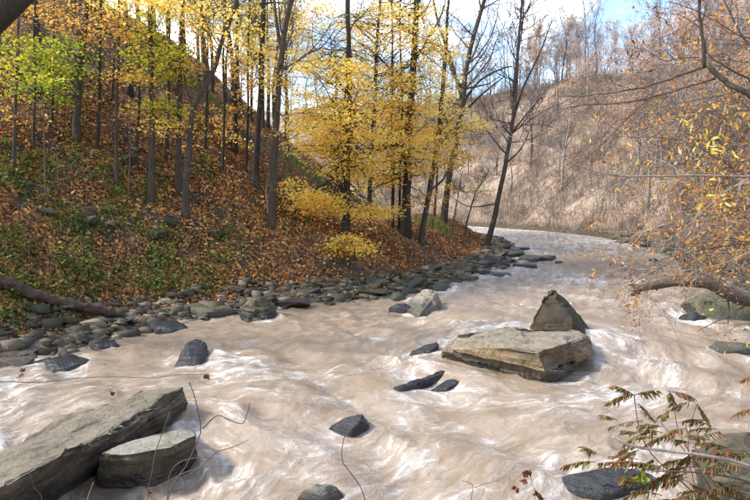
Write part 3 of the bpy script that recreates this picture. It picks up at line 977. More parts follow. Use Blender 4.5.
    amp = (.75 + .5 * mot) * (1 - .45 * smooth(22, 45, y)) * (1 - .55 * np.clip(calm, 0, 1))
    big = fbm(uu * .42 + .3 * mot, psi * .55, 3, 33)
    rid = 1 - np.abs(fbm(uu * .85 + .6 * fbm(x * .6, y * .6, 2, 35), psi * 1.25, 3, 34)) * 2.2
    fin = fbm(uu * 1.9 + wx * .6, psi * 4.2 + wy * .5, 3, 36)
    fin2 = fbm(uu * 5.0 + wy, psi * 9.0 + wx, 2, 37)
    h += 1.5 * amp * (.085 * big + .07 * np.clip(rid, -1, 1) * .9 + .034 * fin + .010 * fin2)
    h += amp * .03 * np.sin(uu * 4.3 + 2.5 * big + 1.5 * fbm(x * .5, y * .5, 2, 44)) * smooth(-.1, .5, mot + .3)
    # foam on breaking crests and drawn-out streaks
    foam = np.clip(foam, 0, 1.2) - .34 * (1 - smooth(9, 17, y)) + .50 * smooth(.55, 1.0, rid) * amp + .30 * (big + .1) + .38 * mot
    foam += .30 * np.exp(-np.abs(sv) / .35) * (sv < .3)
    foam -= .35 * np.clip(calm, 0, 1)
    foam += .22 * smooth(13, 24, y) + .75 * smooth(24, 38, y)
    h *= smooth(.5, -1.2, sv) * .8 + .2
    h += np.where(sv > 0, -0.25 * sv, 0)
    me = mesh_np('river', np.stack([x, y, h], -1), q, True)
    a = me.attributes.new('foam', 'FLOAT', 'POINT')
    a.data.foreach_set('value', foam.astype(np.float32))
    a = me.attributes.new('flow', 'FLOAT_VECTOR', 'POINT')
    a.data.foreach_set('vector', np.stack([uu, psi, calm], -1).astype(np.float32).ravel())
    m, nt, b, out = new_mat('silty_water')
    fl = nt.nodes.new('ShaderNodeAttribute'); fl.attribute_name = 'flow'
    fo = nt.nodes.new('ShaderNodeAttribute'); fo.attribute_name = 'foam'
    geo = nt.nodes.new('ShaderNodeNewGeometry')
    # bend the stream coordinates with eddies
    ed = noise_tex(nt, geo.outputs['Position'], 1.5, 3, 0.5)
    va = nt.nodes.new('ShaderNodeVectorMath'); va.operation = 'MULTIPLY_ADD'
    nt.links.new(ed.outputs['Color'], va.inputs[0])
    va.inputs[1].default_value = (.6, .42, 0)
    nt.links.new(fl.outputs['Vector'], va.inputs[2])
    w = va.outputs[0]
    s1 = noise_tex(nt, mapping(nt, w, (1.0, 2.6, 0)), 1.5, 5, 0.62, 0.35)
    s2 = noise_tex(nt, mapping(nt, w, (1.5, 4.6, 0)), 3.0, 5, 0.60, 0.4)
    s3 = noise_tex(nt, geo.outputs['Position'], 16, 5, 0.7, 0.6)
    t = mth(nt, 'ADD', mth(nt, 'MULTIPLY', s1.outputs['Fac'], 1.15), mth(nt, 'MULTIPLY', s2.outputs['Fac'], 1.15))
    t = mth(nt, 'ADD', t, mth(nt, 'MULTIPLY', s3.outputs['Fac'], .45))
    t = mth(nt, 'ADD', t, mth(nt, 'MULTIPLY', fo.outputs['Fac'], .42))
    silt = ramp(nt, s1.outputs['Fac'], [(0.3, (0.215, 0.158, 0.108)), (0.7, (0.315, 0.245, 0.18))])
    fm = ramp(nt, mth(nt, 'MULTIPLY', t, 0.5), [(0.74, (0, 0, 0)), (0.88, (.24,) * 3), (1.03, (.95,) * 3)])
    c = mixc(nt, fm, silt, (0.53, 0.50, 0.46))
    nt.links.new(c, b.inputs['Base Color'])
    nt.links.new(mth(nt, 'ADD', 0.09, mth(nt, 'MULTIPLY', fm, 0.45)), b.inputs['Roughness'])
    b.inputs['IOR'].default_value = 1.33
    bp = N(nt, 'ShaderNodeBump', Strength=0.5, Distance=0.06)
    hh = mth(nt, 'ADD', s2.outputs['Fac'], mth(nt, 'MULTIPLY', s3.outputs['Fac'], .5))
    nt.links.new(hh, bp.inputs['Height'])
    nt.links.new(bp.outputs[0], b.inputs['Normal'])
    tag(link('river', me, m), 'silty brown river running in foaming rapids between the banks', None, None, 'structure')


build_water()

# ------------------------------------------------------------------ shore stones
def stone_mesh(k):
    r = np.random.default_rng(500 + k)
    p = r.normal(size=(9, 3))
    p /= np.linalg.norm(p, axis=1)[:, None]
    p = np.sign(p) * np.abs(p) ** .4
    p *= np.array([.55, .42, .26]) * r.uniform(.8, 1.2, size=(9, 1))
    bm = bmesh.new()
    for q in p:
        bm.verts.new(q)
    g = bmesh.ops.convex_hull(bm, input=bm.verts[:])
    bmesh.ops.delete(bm, geom=[v for v in bm.verts if not v.link_faces], context='VERTS')
    me = bpy.data.meshes.new('stone')
    bm.to_mesh(me)
    bm.free()
    return me


STONES = [stone_mesh(k) for k in range(9)]


def stone_spots(n, side, smin_, smax_, ylo, yhi, xr, seed):
    r = np.random.default_rng(seed)
    out = []
    while len(out) < n:
        x = r.uniform(xr[0], xr[1], 4000)
        y = r.uniform(ylo, yhi, 4000)
        s = samp(GS, x, y)
        sd_ = samp(GSIDE, x, y)
        ok = (s > smin_) & (s < smax_) & (sd_ * side > .9)
        # only where the photograph can see
        ok &= np.abs(x / (y + 1e-6)) < 0.75
        out += list(zip(x[ok], y[ok], s[ok]))
    return out[:n]


def place_stones():
    mats = [M['stone_a'], M['stone_b'], M['stone_c'], M['rock_slate']]
    var = []
    for mt in mats:
        row = []
        for me in STONES:
            m2 = me.copy()
            m2.materials.clear()
            m2.materials.append(mt)
            row.append(m2)
        var.append(row)
    r = np.random.default_rng(77)
    sp = stone_spots(215, -1, -.35, 1.25, 9, 36, (-12, 12), 1)
    sp2 = stone_spots(52, 1, -.2, 2.2, 6.5, 30, (4, 20), 2)
    for grp, spots, lab in (('stones along the left shore', sp, 'angular grey-brown stone among the cobbles below the leafy bank'),
                            ('stones along the right shore', sp2, 'angular stone on the right shore under overhanging brush')):
        for (x, y, s) in spots:
            mt = var[r.choice(4, p=[.38, .34, .18, .10])]
            o = bpy.data.objects.new('stone', mt[r.integers(9)])
            COL.objects.link(o)
            k = r.gamma(1.7, .13) + .14
            k = min(k, 1.1)
            if y > 20: k = min(k * 1.25, 1.2)
            o.location = (x, y, max(float(hz(x, y)), -.02) + .07 * k)
            o.scale = (k, k * r.uniform(.6, 1.1), k * r.uniform(.35, .8))
            o.rotation_euler = (r.normal() * .18, r.normal() * .18, r.uniform(0, 6.28))
            tag(o, lab, 'stone', grp)
    # the small cobbles between them, beyond counting
    vs_, fs_, off = [], [], 0
    sm = stone_spots(3300, -1, -.3, 1.35, 9, 40, (-12, 13), 3) + stone_spots(900, 1, -.3, 1.8, 6, 40, (3, 20), 4) + stone_spots(90, -1, 3, 12, 10, 34, (-20, 6), 5)
    base = []
    for me in STONES:
        v = np.array([q.co[:] for q in me.vertices])
        f = []
        for p in me.polygons:
            f.append(list(p.vertices))
        base.append((v, np.array(f)))
    for (x, y, s) in sm:
        v, f = base[r.integers(9)]
        k = r.gamma(2.2, .06) + .07
        a = r.uniform(0, 6.28)
        c_, s_ = math.cos(a), math.sin(a)
        q = v * np.array([k, k * r.uniform(.7, 1.2), k * r.uniform(.8, 1.2)])
        q = np.stack([q[:, 0] * c_ - q[:, 1] * s_, q[:, 0] * s_ + q[:, 1] * c_, q[:, 2]], -1) + np.array([x, y, max(float(hz(x, y)), -.03) + .05 * k])
        vs_.append(q)
        fs_.append(f + off)
        off += len(v)
    me = mesh_np('cobbles', np.vstack(vs_), np.vstack(fs_))
    m, nt, b, out = new_mat('cobble_mix')
    g = nt.nodes.new('ShaderNodeNewGeometry')
    c = ramp(nt, g.outputs['Random Per Island'], [(0, (0.028, 0.022, 0.016)), (.4, (0.085, 0.060, 0.034)), (.75, (0.155, 0.112, 0.066)), (.95, (0.25, 0.195, 0.125)), (1, (0.38, 0.31, 0.22))])
    n1 = noise_tex(nt, g.outputs['Position'], 14, 5, .6)
    c = mixc(nt, mth(nt, 'MULTIPLY', n1.outputs['Fac'], .7), c, (0.06, 0.055, 0.035))
    nt.links.new(c, b.inputs['Base Color'])
    b.inputs['Roughness'].default_value = .8
    tag(link('cobbles', me, m), 'loose small cobbles strewn along both shores', 'cobbles', None, 'stuff')


place_stones()

# ------------------------------------------------------------------ trees
def bez(a, b, c, n):
    t = np.linspace(0, 1, n)[:, None]
    return (1 - t) ** 2 * a + 2 * t * (1 - t) * b + t * t * c


def wig(pts, amt, r, keep0=True):
    k = np.cumsum(r.normal(size=pts.shape), 0) * amt / math.sqrt(len(pts))
    k -= k[0]
    return pts + k


def resample(pts, n):
    pts = np.asarray(pts, float)
    d = np.concatenate([[0], np.cumsum(np.linalg.norm(np.diff(pts, axis=0), axis=1))])
    t = np.linspace(0, d[-1], n)
    return np.stack([np.interp(t, d, pts[:, k]) for k in range(3)], -1)


def smooth_path(pts, n):
    """Catmull-Rom through 3-D points"""
    pts = np.asarray(pts, float)
    if len(pts) == 2:
        return resample(pts, n)
    p = np.vstack([2 * pts[0] - pts[1], pts, 2 * pts[-1] - pts[-2]])
    out = []
    for i in range(1, len(p) - 2):
        t = np.linspace(0, 1, 8, endpoint=False)[:, None]
        a, b, c, d = p[i - 1], p[i], p[i + 1], p[i + 2]
        out.append(0.5 * ((2 * b) + (c - a) * t + (2 * a - 5 * b + 4 * c - d) * t * t + (-a + 3 * b - 3 * c + d) * t ** 3))
    out.append(pts[-1:])
    return resample(np.vstack(out), n)


def grow(tb, r, p, d, L, rad, lvl, maxl, up=0.25, spread=0.8, kids=(7, 6, 5), tips=None, min_r=0.004):
    n = max(4, 8 - lvl)
    pts = [np.array(p, float)]
    d = np.array(d, float)
    d /= np.linalg.norm(d)
    for k in range(n):
        d = d + r.normal(size=3) * (.12 + .05 * lvl) + np.array([0, 0, up * .25])
        d /= np.linalg.norm(d)
        pts.append(pts[-1] + d * L / n)
    pts = np.array(pts)
    rr = np.linspace(rad, max(rad * .25, min_r * .6), n + 1)
    tb.add(pts, np.maximum(rr, min_r * .6), 6 if lvl == 0 else (4 if lvl == 1 else 3))
    if tips is not None and lvl >= maxl - 1:
        tips.append(pts)
    if lvl >= maxl: return
    nk = kids[min(lvl, len(kids) - 1)]
    for k in range(nk):
        f = r.uniform(.2, 1.0) if lvl else r.uniform(.3, 1)
        i = min(n - 1, int(f * n))
        q = pts[i] + (pts[i + 1] - pts[i]) * (f * n - i)
        t = pts[i + 1] - pts[i]
        t /= np.linalg.norm(t)
        s = np.cross(t, r.normal(size=3))
        s /= np.linalg.norm(s)
        nd = t * (1 - spread * .45) + s * spread + np.array([0, 0, up * .3])
        grow(tb, r, q, nd, L * r.uniform(.38, .62), max(rad * (1 - f * .7) * .5, min_r), lvl + 1, maxl, up, spread, kids, tips, min_r)


def sprays(targets, r, nleaf, rad, size, flat=.16):
    """flat layered sprays of leaves around the target points"""
    pos, siz, nor = [], [], []
    for T in targets:
        n = max(5, int(nleaf * r.uniform(.5, 1.5)))
        az = r.uniform(0, 6.28)
        e = r.uniform(.55, 1.0)
        q = r.normal(size=(n, 2)) * rad * np.array([1, e]) * .6
        x = q[:, 0] * math.cos(az) - q[:, 1] * math.sin(az)
        y = q[:, 0] * math.sin(az) + q[:, 1] * math.cos(az)
        z = r.normal(size=n) * flat * rad - .22 * (x * x + y * y) / rad + x * r.normal() * .15
        pos.append(np.stack([x, y, z], -1) + T)
        siz.append(r.uniform(.5, 1.4, n) * size)
        nn = r.normal(size=(n, 3)) * .55
        nn[:, 2] += .9
        nor.append(nn)
    return np.vstack(pos), np.concatenate(siz), np.vstack(nor)


def px_tree(name, label, path, wpx, bark, crowns=(), depth=None, base=None, group=None, leaf_size=.088, bare=0, cat='tree', seed=0, upto=None, forks=(), sides=9, twig_r=.006, lean_y=0.0, bare_len=2.6, dens=None):
    """tree whose trunk follows photo pixels from its foot on the ground; crowns: (cx, cy, rx, ry, count, leaf material, depth spread)"""
    r = np.random.default_rng(900 + seed)
    g = ground(*path[0]) if base is None else np.array(base, float)
    y0 = g[1]
    sc = y0 / FPX
    pts = [g - np.array([0, 0, .25]), g] + [Q(a, b, y0 + lean_y * k) for k, (a, b) in enumerate(path[1:], 1)]
    if upto:
        last, prev = pts[-1], pts[-2]
        dirn = (last - prev) / np.linalg.norm(last - prev)
        dirn = dirn * .6 + np.array([0, 0, .4])
        pts.append(last + dirn * upto * .5)
        pts.append(last + dirn * upto + np.array([r.normal() * .4, r.normal() * .4, 0]))
    root = empty(name, tuple(g), label, cat, group)
    off = g
    tr = smooth_path(pts, 26) - off
    w = wpx * sc * .5 * .86
    t = np.linspace(0, 1, 26)
    rad = w * (1 - .72 * t ** 1.1)
    rad[:3] *= np.array([1.35, 1.18, 1.06])
    tr = tr + (np.cumsum(r.normal(size=tr.shape), 0) * w * .10) * np.array([1, 1, 0])
    tb = Tubes()
    tb.add(tr, rad, sides, bump=.14, seed=seed)
    for fpath, fw in forks:
        fp = smooth_path([Q(a, b, y0 + .25 * k) for k, (a, b) in enumerate(fpath)], 16) - off
        k = np.argmin(np.linalg.norm(tr - fp[0], axis=1))
        fp = fp - (fp[0] - tr[k]) * np.linspace(1, 0, 16)[:, None]
        fr = np.linspace(fw, fw * .35, 16) * sc * .5
        tb.add(fp, fr, 6, bump=.1, seed=seed + 3)
    link('trunk', tb.mesh('trunk'), bark, root)
    cr = Tubes()
    allT = {}
    dens = dens or (.62 if name.startswith('slope') else 1.0)
    twig_r = max(twig_r, y0 * .00042)
    for (cx, cy, rx, ry, n, lm, dep) in crowns:
        for k in range(int(n * (dens * (.6 if lm == 'leaf_gold' else 1)))):
            for _ in range(20):
                a, b = r.uniform(-1, 1, 2)
                if a * a + b * b < 1: break
            T = Q(cx + a * rx, cy + b * ry, y0 + r.uniform(-dep, dep)) - off
            if T[2] < .25: continue
            allT.setdefault(lm, []).append(T)
            if k % 2 == 0:
                hd = math.hypot(T[0], T[1] - 0)
                zt = T[2] - .45 * np.linalg.norm(T[:2] - tr[13][:2])
                j = int(np.clip(np.argmin(np.abs(tr[:, 2] - zt)), 4, 25))
                j = min(25, j + int(r.integers(0, 4)))
                A = tr[j] + (tr[j - 1] - tr[j]) * r.uniform(0, 1)
                mid = (A + T) / 2 + np.array([0, 0, .12 * np.linalg.norm(T - A)])
                lp = wig(bez(A, mid, T, 9), .12, r)
                cr.add(lp, np.linspace(min(rad[j] * .3, .024), twig_r, 9), 4)
                for q in range(4):
                    a0 = lp[r.integers(4, 9)]
                    e = a0 + r.normal(size=3) * np.array([.45, .45, .16])
                    cr.add(np.array([a0, (a0 + e) / 2 + r.normal(size=3) * .05, e]), [twig_r, twig_r * .8, twig_r * .5], 3)
    for k in range(bare):
        j = r.integers(10, 25)
        d = np.array([r.normal(), r.normal(), r.uniform(.3, 1.2)])
        grow(cr, r, tr[j], d, bare_len * r.uniform(.6, 1.3) * (1 - .4 * j / 26), max(rad[j] * .45, .012), 1, 3, up=.35, spread=.75, kids=(6, 5, 4), min_r=twig_r)
    co = None
    if cr.n:
        co = link('crown', cr.mesh('crown'), M['twig'] if bark is not M['bark_dark'] else M['bark_dark'], root)
    for lm, T in allT.items():
        p, s, nn = sprays(T, r, 56, .62, leaf_size, .13)
        link('foliage', leaf_mesh('foliage', p, s, nn), M[lm], co if co else root)
    return root


# --- on the left slope
G1 = 'trees on the leafy slope'
px_tree('slope_tree', 'slender trunk with lime leaves on the slope above the fallen log', [(14, 166), (15, 100), (18, 30), (20, -20)], 4, M['bark'],
        [(22, 62, 36, 34, 46, 'leaf_lime', 2.0), (8, 105, 26, 18, 16, 'leaf_gold', 1.5), (20, 10, 34, 18, 26, 'leaf_gold', 1.5)], seed=1, upto=4)
px_tree('slope_tree', 'leaning brown trunk with bright green leaves beside it on the slope', [(76, 140), (80, 80), (84, 30), (90, -20)], 8.5, M['bark'],
        [(62, 55, 24, 16, 34, 'leaf_green', 1.2), (55, 80, 26, 22, 40, 'leaf_green', 1.4), (70, 12, 40, 14, 30, 'leaf_gold', 2)], seed=2, upto=5)
px_tree('slope_tree', 'thin straight trunk with golden spray high on the slope', [(117, 188), (117, 110), (118, 40), (119, -20)], 4.2, M['bark_grey'],
        [(104, 28, 26, 16, 34, 'leaf_gold', 1.4), (132, 74, 16, 10, 10, 'leaf_gold', 1.0), (120, 4, 30, 12, 20, 'leaf_yellow', 1.5)], seed=3, upto=5)
px_tree('slope_tree', 'straight grey trunk with bark ridges and lime leaves behind', [(152, 201), (152, 120), (152, 50), (152, -20)], 7.5, M['bark_grey'],
        [(146, 30, 18, 18, 22, 'leaf_lime', 1.5), (140, 66, 15, 14, 14, 'leaf_lime', 1.5), (150, 5, 28, 12, 22, 'leaf_yellow', 1.5)], seed=4, upto=6)
px_tree('slope_tree', 'straight grey trunk next to the forked curving one', [(178, 192), (179, 120), (182, 50), (184, -20)], 7.5, M['bark_grey'],
        [(172, 60, 18, 24, 34, 'leaf_lime', 1.6), (160, 108, 24, 12, 20, 'leaf_lime', 1.5), (182, 8, 26, 12, 20, 'leaf_yellow', 1.5), (172, 125, 20, 8, 12, 'leaf_yellow', 1.5)], seed=5, upto=6)
px_tree('slope_tree', 'curving grey trunk forking into two tall limbs on the slope', [(185, 216), (188, 160), (194, 108), (212, 75), (222, 40), (240, -10)], 8, M['bark_grey'],
        [(212, 26, 24, 26, 40, 'leaf_yellow', 1.5), (196, 60, 16, 16, 12, 'leaf_gold', 1.2)], seed=6, upto=5, bare=3, forks=[([(212, 75), (206, 40), (203, 0), (204, -30)], 4.5), ([(194, 110), (186, 85), (183, 60)], 3)])
px_tree('slope_tree', 'short dark trunk in golden understory leaves on the slope', [(235, 152), (236, 110), (238, 60), (238, 10)], 6, M['bark_dark'],
        [(226, 118, 30, 18, 34, 'leaf_gold', 1.6), (215, 142, 26, 10, 22, 'leaf_yellow', 1.4), (238, 70, 22, 22, 30, 'leaf_gold', 1.6), (246, 150, 20, 8, 12, 'leaf_gold', 1.2)], seed=7, upto=4)
px_tree('slope_tree', 'dark trunk beside the twin-topped grey tree at slope crest', [(255, 188), (259, 120), (263, 60), (267, -20)], 7.5, M['bark_dark'],
        [(252, 36, 18, 34, 44, 'leaf_yellow', 1.6), (262, 95, 18, 20, 18, 'leaf_gold', 1.2)], seed=8, upto=6, bare=3)
px_tree('slope_tree', 'tall grey tree dividing into twin tops against the sky', [(272, 226), (275, 160), (280, 80), (285, 35), (296, -20)], 9, M['bark_grey'],
        [(300, 128, 18, 12, 14, 'leaf_yellow', 1.2), (268, 80, 20, 14, 8, 'leaf_yellow', 1.0)], seed=9, upto=5, bare=9, forks=[([(282, 60), (277, 30), (272, -20)], 4.5), ([(280, 80), (300, 55), (322, 45), (335, 30)], 2.2), ([(276, 130), (292, 128), (300, 134)], 2.2)])
px_tree('slope_sapling', 'thin sapling stem standing low on the leafy slope near the log', [(45, 205), (44, 150), (43, 110)], 2.0, M['twig'], seed=10, upto=1.0, bare=3, bare_len=1.0)
px_tree('slope_sapling', 'thin leafless sapling between the thin straight trunk and ridged trunk', [(128, 196), (130, 150), (129, 118)], 2.0, M['twig'], seed=11, bare=2, bare_len=1.0)
for k, (a, b, w, lab) in enumerate([(33, 148, 3.2, 'slim dark bare trunk beside the slender lime-leaved tree'), (52, 120, 3.0, 'slim dark bare trunk left of the leaning brown trunk'), (98, 150, 3.4, 'slim dark bare trunk right of the leaning brown trunk'),
                                    (137, 150, 3.0, 'slim dark bare trunk just left of the ridged grey trunk'), (166, 160, 3.6, 'slim dark bare trunk between the two straight grey trunks'), (205, 150, 3.4, 'slim dark bare trunk behind the forked curving tree'),
                                    (222, 170, 3.0, 'slim dark bare trunk left of the golden understory'), (246, 172, 3.2, 'slim dark bare trunk near the dark crest trunk'), (112, 100, 2.6, 'slim far bare trunk high behind the thin straight one')]):
    px_tree('slim_tree', lab, [(a, b), (a + 2, b - 60), (a + 1 + (k % 3), b - 120), (a + 4, -30)], w, M['bark_dark'], seed=130 + k, upto=3, bare=4, bare_len=2.0)
# --- on the point
px_tree('point_tree', 'dark trunk with low yellow sprays at the edge of the point', [(346, 236), (347, 190), (350, 130), (352, 70), (350, 10), (352, -30)], 9, M['bark_dark'],
        [(330, 92, 42, 36, 92, 'leaf_yellow', 2.0), (316, 148, 32, 7, 26, 'leaf_yellow', 1.2), (318, 198, 34, 9, 34, 'leaf_yellow', 1.0), (360, 208, 36, 7, 30, 'leaf_yellow', 1.0), (305, 215, 18, 9, 10, 'leaf_gold', .8),
         (352, 162, 32, 16, 44, 'leaf_yellow', 1.4), (345, 130, 42, 18, 40, 'leaf_yellow', 1.8)], seed=12, upto=3, bare=5, forks=[([(347, 190), (338, 150), (333, 100)], 4)])
px_tree('point_tree', 'stout dark trunk standing tallest on the point among yellow leaves', [(406, 236), (408, 180), (412, 110), (417, 40), (421, -30)], 10.5, M['bark_dark'],
        [(408, 112, 36, 36, 84, 'leaf_yellow', 2.0), (400, 40, 56, 40, 60, 'leaf_yellow', 2.0), (400, 170, 30, 16, 36, 'leaf_yellow', 1.4), (425, 200, 26, 9, 10, 'leaf_gold', 1.2), (440, 70, 22, 28, 22, 'leaf_yellow', 1.5)], seed=13, upto=5, bare=20, bare_len=5.0)
px_tree('point_tree', 'thin dark stem just left of the stout dark trunk', [(392, 228), (393, 170), (392, 110), (392, 40)], 4, M['bark_dark'],
        [(384, 132, 26, 26, 34, 'leaf_yellow', 1.6), (374, 180, 26, 12, 20, 'leaf_yellow', 1.2)], seed=14, upto=4, bare=3)
px_tree('point_tree', 'thin dark stem hugging the stout dark trunk', [(399, 230), (400, 160), (402, 100), (400, 30)], 3.2, M['bark_dark'], [(404, 140, 20, 18, 14, 'leaf_yellow', 1.6)], seed=15, upto=4, bare=3)
px_tree('point_tree', 'brown trunk leaning right beside the stout dark trunk', [(421, 243), (427, 205), (435, 160), (441, 110), (446, 50)], 7, M['bark'],
        [(440, 138, 26, 14, 26, 'leaf_yellow', 1.4), (452, 158, 24, 9, 18, 'leaf_gold', 1.2), (462, 122, 20, 12, 16, 'leaf_yellow', 1.2)], seed=16, upto=4, bare=5, forks=[([(430, 190), (444, 178), (452, 160), (462, 150)], 2.5), ([(421, 243), (432, 252), (446, 258)], 3)])
px_tree('point_tree', 'brown tree with arching bare limbs behind the leaning trunks', [(443, 224), (449, 180), (456, 140), (463, 105), (468, 60), (480, 15), (494, -30)], 8, M['bark'],
        [(462, 62, 22, 26, 14, 'leaf_gold', 1.4), (470, 150, 24, 10, 16, 'leaf_gold', 1.4), (452, 105, 18, 18, 16, 'leaf_yellow', 1.4)], seed=17, upto=3, bare=22, bare_len=4.2,
        forks=[([(463, 105), (480, 82), (500, 70), (512, 66)], 3.5), ([(460, 118), (482, 95), (505, 76)], 3), ([(464, 100), (452, 60), (438, 20), (430, -20)], 4), ([(456, 140), (440, 105), (436, 98), (424, 96)], 3)])
px_tree('leaning_tree', 'slim bare tree leaning out over the water at the tip', [(486, 247), (494, 215), (503, 170), (508, 135), (512, 105), (514, 60)], 6.5, M['bark'],
        [], seed=18, upto=3, bare=30, bare_len=4.0, forks=[([(510, 120), (522, 85), (540, 50), (552, 20)], 2.6), ([(508, 135), (525, 115), (545, 92)], 2.2), ([(511, 110), (513, 70), (522, 20), (524, -20)], 2.4), ([(505, 165), (520, 150), (530, 130)], 2), ([(497, 200), (470, 205), (450, 196)], 1.6)])
px_tree('point_sapling', 'thin leaning sapling low between the leaning trunks on the point', [(464, 235), (470, 212), (478, 190), (488, 175)], 2.4, M['bark'], [(474, 186, 12, 6, 5, 'leaf_gold', .8)], seed=19, bare=4, bare_len=1.6)
px_tree('point_sapling', 'thin leaning sapling with tangled twigs beside the tip', [(452, 232), (456, 205), (462, 170)], 2.2, M['bark'], [(450, 188, 10, 7, 4, 'leaf_gold', .8)], seed=20, bare=4, bare_len=1.6)
px_tree('point_sapling', 'slanting pair-stem sapling left of the low yellow sprays', [(328, 214), (336, 180), (342, 140), (345, 90)], 4.2, M['bark'], [(334, 128, 22, 18, 16, 'leaf_yellow', 1.2)], seed=21, upto=3, bare=2)
px_tree('point_sapling', 'thin straight stem at the back of the point near grass', [(330, 200), (333, 150), (336, 95)], 2.8, M['bark_grey'], [(322, 70, 26, 24, 20, 'leaf_yellow', 1.6)], seed=22, upto=3, bare=2)
px_tree('point_sapling', 'thin pale stem at the back right of the point', [(434, 215), (438, 150), (440, 90)], 2.6, M['bark_grey'], [(432, 92, 22, 22, 14, 'leaf_yellow', 1.4)], seed=23, upto=4, bare=4)
px_tree('point_tree', 'slim dark trunk carrying the fullest yellow crown on the point', [(368, 226), (370, 170), (374, 110), (376, 50), (380, -10)], 5.5, M['bark_dark'],
        [(335, 40, 52, 44, 66, 'leaf_yellow', 2.4), (395, 30, 50, 34, 50, 'leaf_yellow', 2.4), (385, 95, 40, 34, 36, 'leaf_yellow', 2.2), (320, 112, 30, 24, 34, 'leaf_yellow', 1.8), (425, 150, 26, 20, 30, 'leaf_yellow', 1.5)], seed=26, upto=3, bare=4)
px_tree('yellow_sapling', 'low bright yellow sapling on the leafy bank of the point', [(352, 258), (352, 250), (352, 243)], 1.6, M['twig'], [(351, 243, 19, 8, 22, 'leaf_yellow', .5)], seed=24, leaf_size=.10, twig_r=.004)
px_tree('yellow_sapling', 'bare-stemmed sapling with few yellow leaves by the grey tree', [(268, 214), (266, 190), (270, 170)], 1.6, M['twig_pale'], [(296, 210, 14, 9, 8, 'leaf_gold', .8), (285, 186, 12, 5, 5, 'leaf_yellow', .8)], seed=25, bare=3, bare_len=.9)


# --- prototypes for the woods behind: bare and leafy
def proto_tree(seed, height, rad, leafmat=None, nleaf=0, maxl=3, up=.45, spread=.62, bark='bark', twig='twig_far', kids=(8, 6, 4), min_r=.012, leaf_size=.13):
    r = np.random.default_rng(seed)
    t1, t2 = Tubes(), Tubes()
    pts = np.array([[0, 0, -.3], [0, 0, 0], [r.normal() * .1, r.normal() * .1, height * .3], [r.normal() * .35, r.normal() * .35, height * .65], [r.normal() * .6, r.normal() * .6, height]])
    tr = smooth_path(pts, 16)
    rr = rad * (1 - .85 * np.linspace(0, 1, 16))
    rr[0] *= 1.4
    t1.add(tr, rr, 7, bump=.1, seed=seed)
    tips = []
    for k in range(15):
        j = r.integers(5, 15)
        d = np.array([r.normal(), r.normal(), r.uniform(.5, 1.4)])
        grow(t2, r, tr[j], d, height * r.uniform(.22, .40) * (1.1 - .5 * j / 16), max(rr[j] * .5, min_r * 2), 1, maxl, up, spread, kids, tips, min_r)
    out = [t1.mesh('trunk'), t2.mesh('crown'), None]
    out[0].materials.append(M[bark])
    out[1].materials.append(M[twig])
    if leafmat:
        T = [tips[i][-1] for i in r.permutation(len(tips))[:nleaf]]
        p, s, nn = sprays(T, r, 34, .7, leaf_size)
        out[2] = leaf_mesh('foliage', p, s, nn)
        out[2].materials.append(M[leafmat])
    return out


def put_tree(pr, name, loc, scale, rz, label, group, tilt=(0, 0)):
    root = empty(name, loc, label, 'tree', group)
    root.scale = (scale,) * 3
    root.rotation_euler = (tilt[0], tilt[1], rz)
    link('trunk', pr[0], None, root)
    c = link('crown', pr[1], None, root)
    if pr[2]:
        link('foliage', pr[2], None, c)
    return root


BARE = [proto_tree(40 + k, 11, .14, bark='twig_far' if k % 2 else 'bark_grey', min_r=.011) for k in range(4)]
PINK = [proto_tree(50 + k, 10, .13, 'leaf_pink', 70, bark='bark_pale', min_r=.011) for k in range(2)]
GOLD = [proto_tree(60 + k, 13, .17, m, 120, bark='bark_dark', twig='twig') for k, m in enumerate(['leaf_gold', 'leaf_yellow', 'leaf_lime', 'leaf_orange'])]
r_ = np.random.default_rng(321)
# woods higher up the left slope
for k, (a, b, v) in enumerate([(40, 60, 2), (130, 95, 2), (205, 90, 1), (225, 60, 1), (140, 40, 1), (268, 128, 1), (286, 140, 0), (242, 84, 0)]):
    g = ground(a, b)
    put_tree(GOLD[v], 'hillside_tree', tuple(g), r_.uniform(.6, .9), r_.uniform(0, 6.28),
             ['golden-leaved tree standing among others high on the left hillside', 'yellow-leaved tree standing among others high on the left hillside',
              'lime-leaved tree standing among others high on the left hillside', 'orange-leaved tree standing among others high on the left hillside'][v], 'woods high on the left hillside ' + ['golden', 'yellow', 'lime', 'orange'][v])
# along the crest of the left hill
for k, (a, b) in enumerate([(152, 48), (166, 58), (182, 72), (198, 84), (212, 94), (226, 104), (240, 114), (252, 124), (264, 132), (276, 142), (290, 156), (232, 118), (205, 100)]):
    g = ground(a, b)
    q = g * np.array([1, 1, 0]) + np.array([-.25, 1.0, 0]) * r_.uniform(.5, 3.5)
    v = [1, 0, 1, 2, 1][k % 5]
    put_tree(GOLD[v], 'crest_tree', (q[0], q[1], float(hz(q[0], q[1]))), r_.uniform(.55, .85), r_.uniform(0, 6.28),
             ['golden', 'yellow', 'lime'][v] + '-leaved tree on the crest where the left hill meets the sky', 'crest trees ' + ['golden', 'yellow', 'lime'][v])
# the wood the photographer stands in
for k, (x, y) in enumerate([(-3.5, -3.0), (1.5, -4.5), (5.5, -2.0), (9.5, 0.0), (11, 4.5), (3.5, -8), (9, -6)]):
    if float(samp(GS, x, y)) < .6: continue
    put_tree(GOLD[(k * 3) % 4], 'near_bank_tree', (x, y, float(hz(x, y))), r_.uniform(.7, 1.0), r_.uniform(0, 6.28), 'leafy tree in the wood on the near bank behind the viewpoint', 'wood on the near bank')
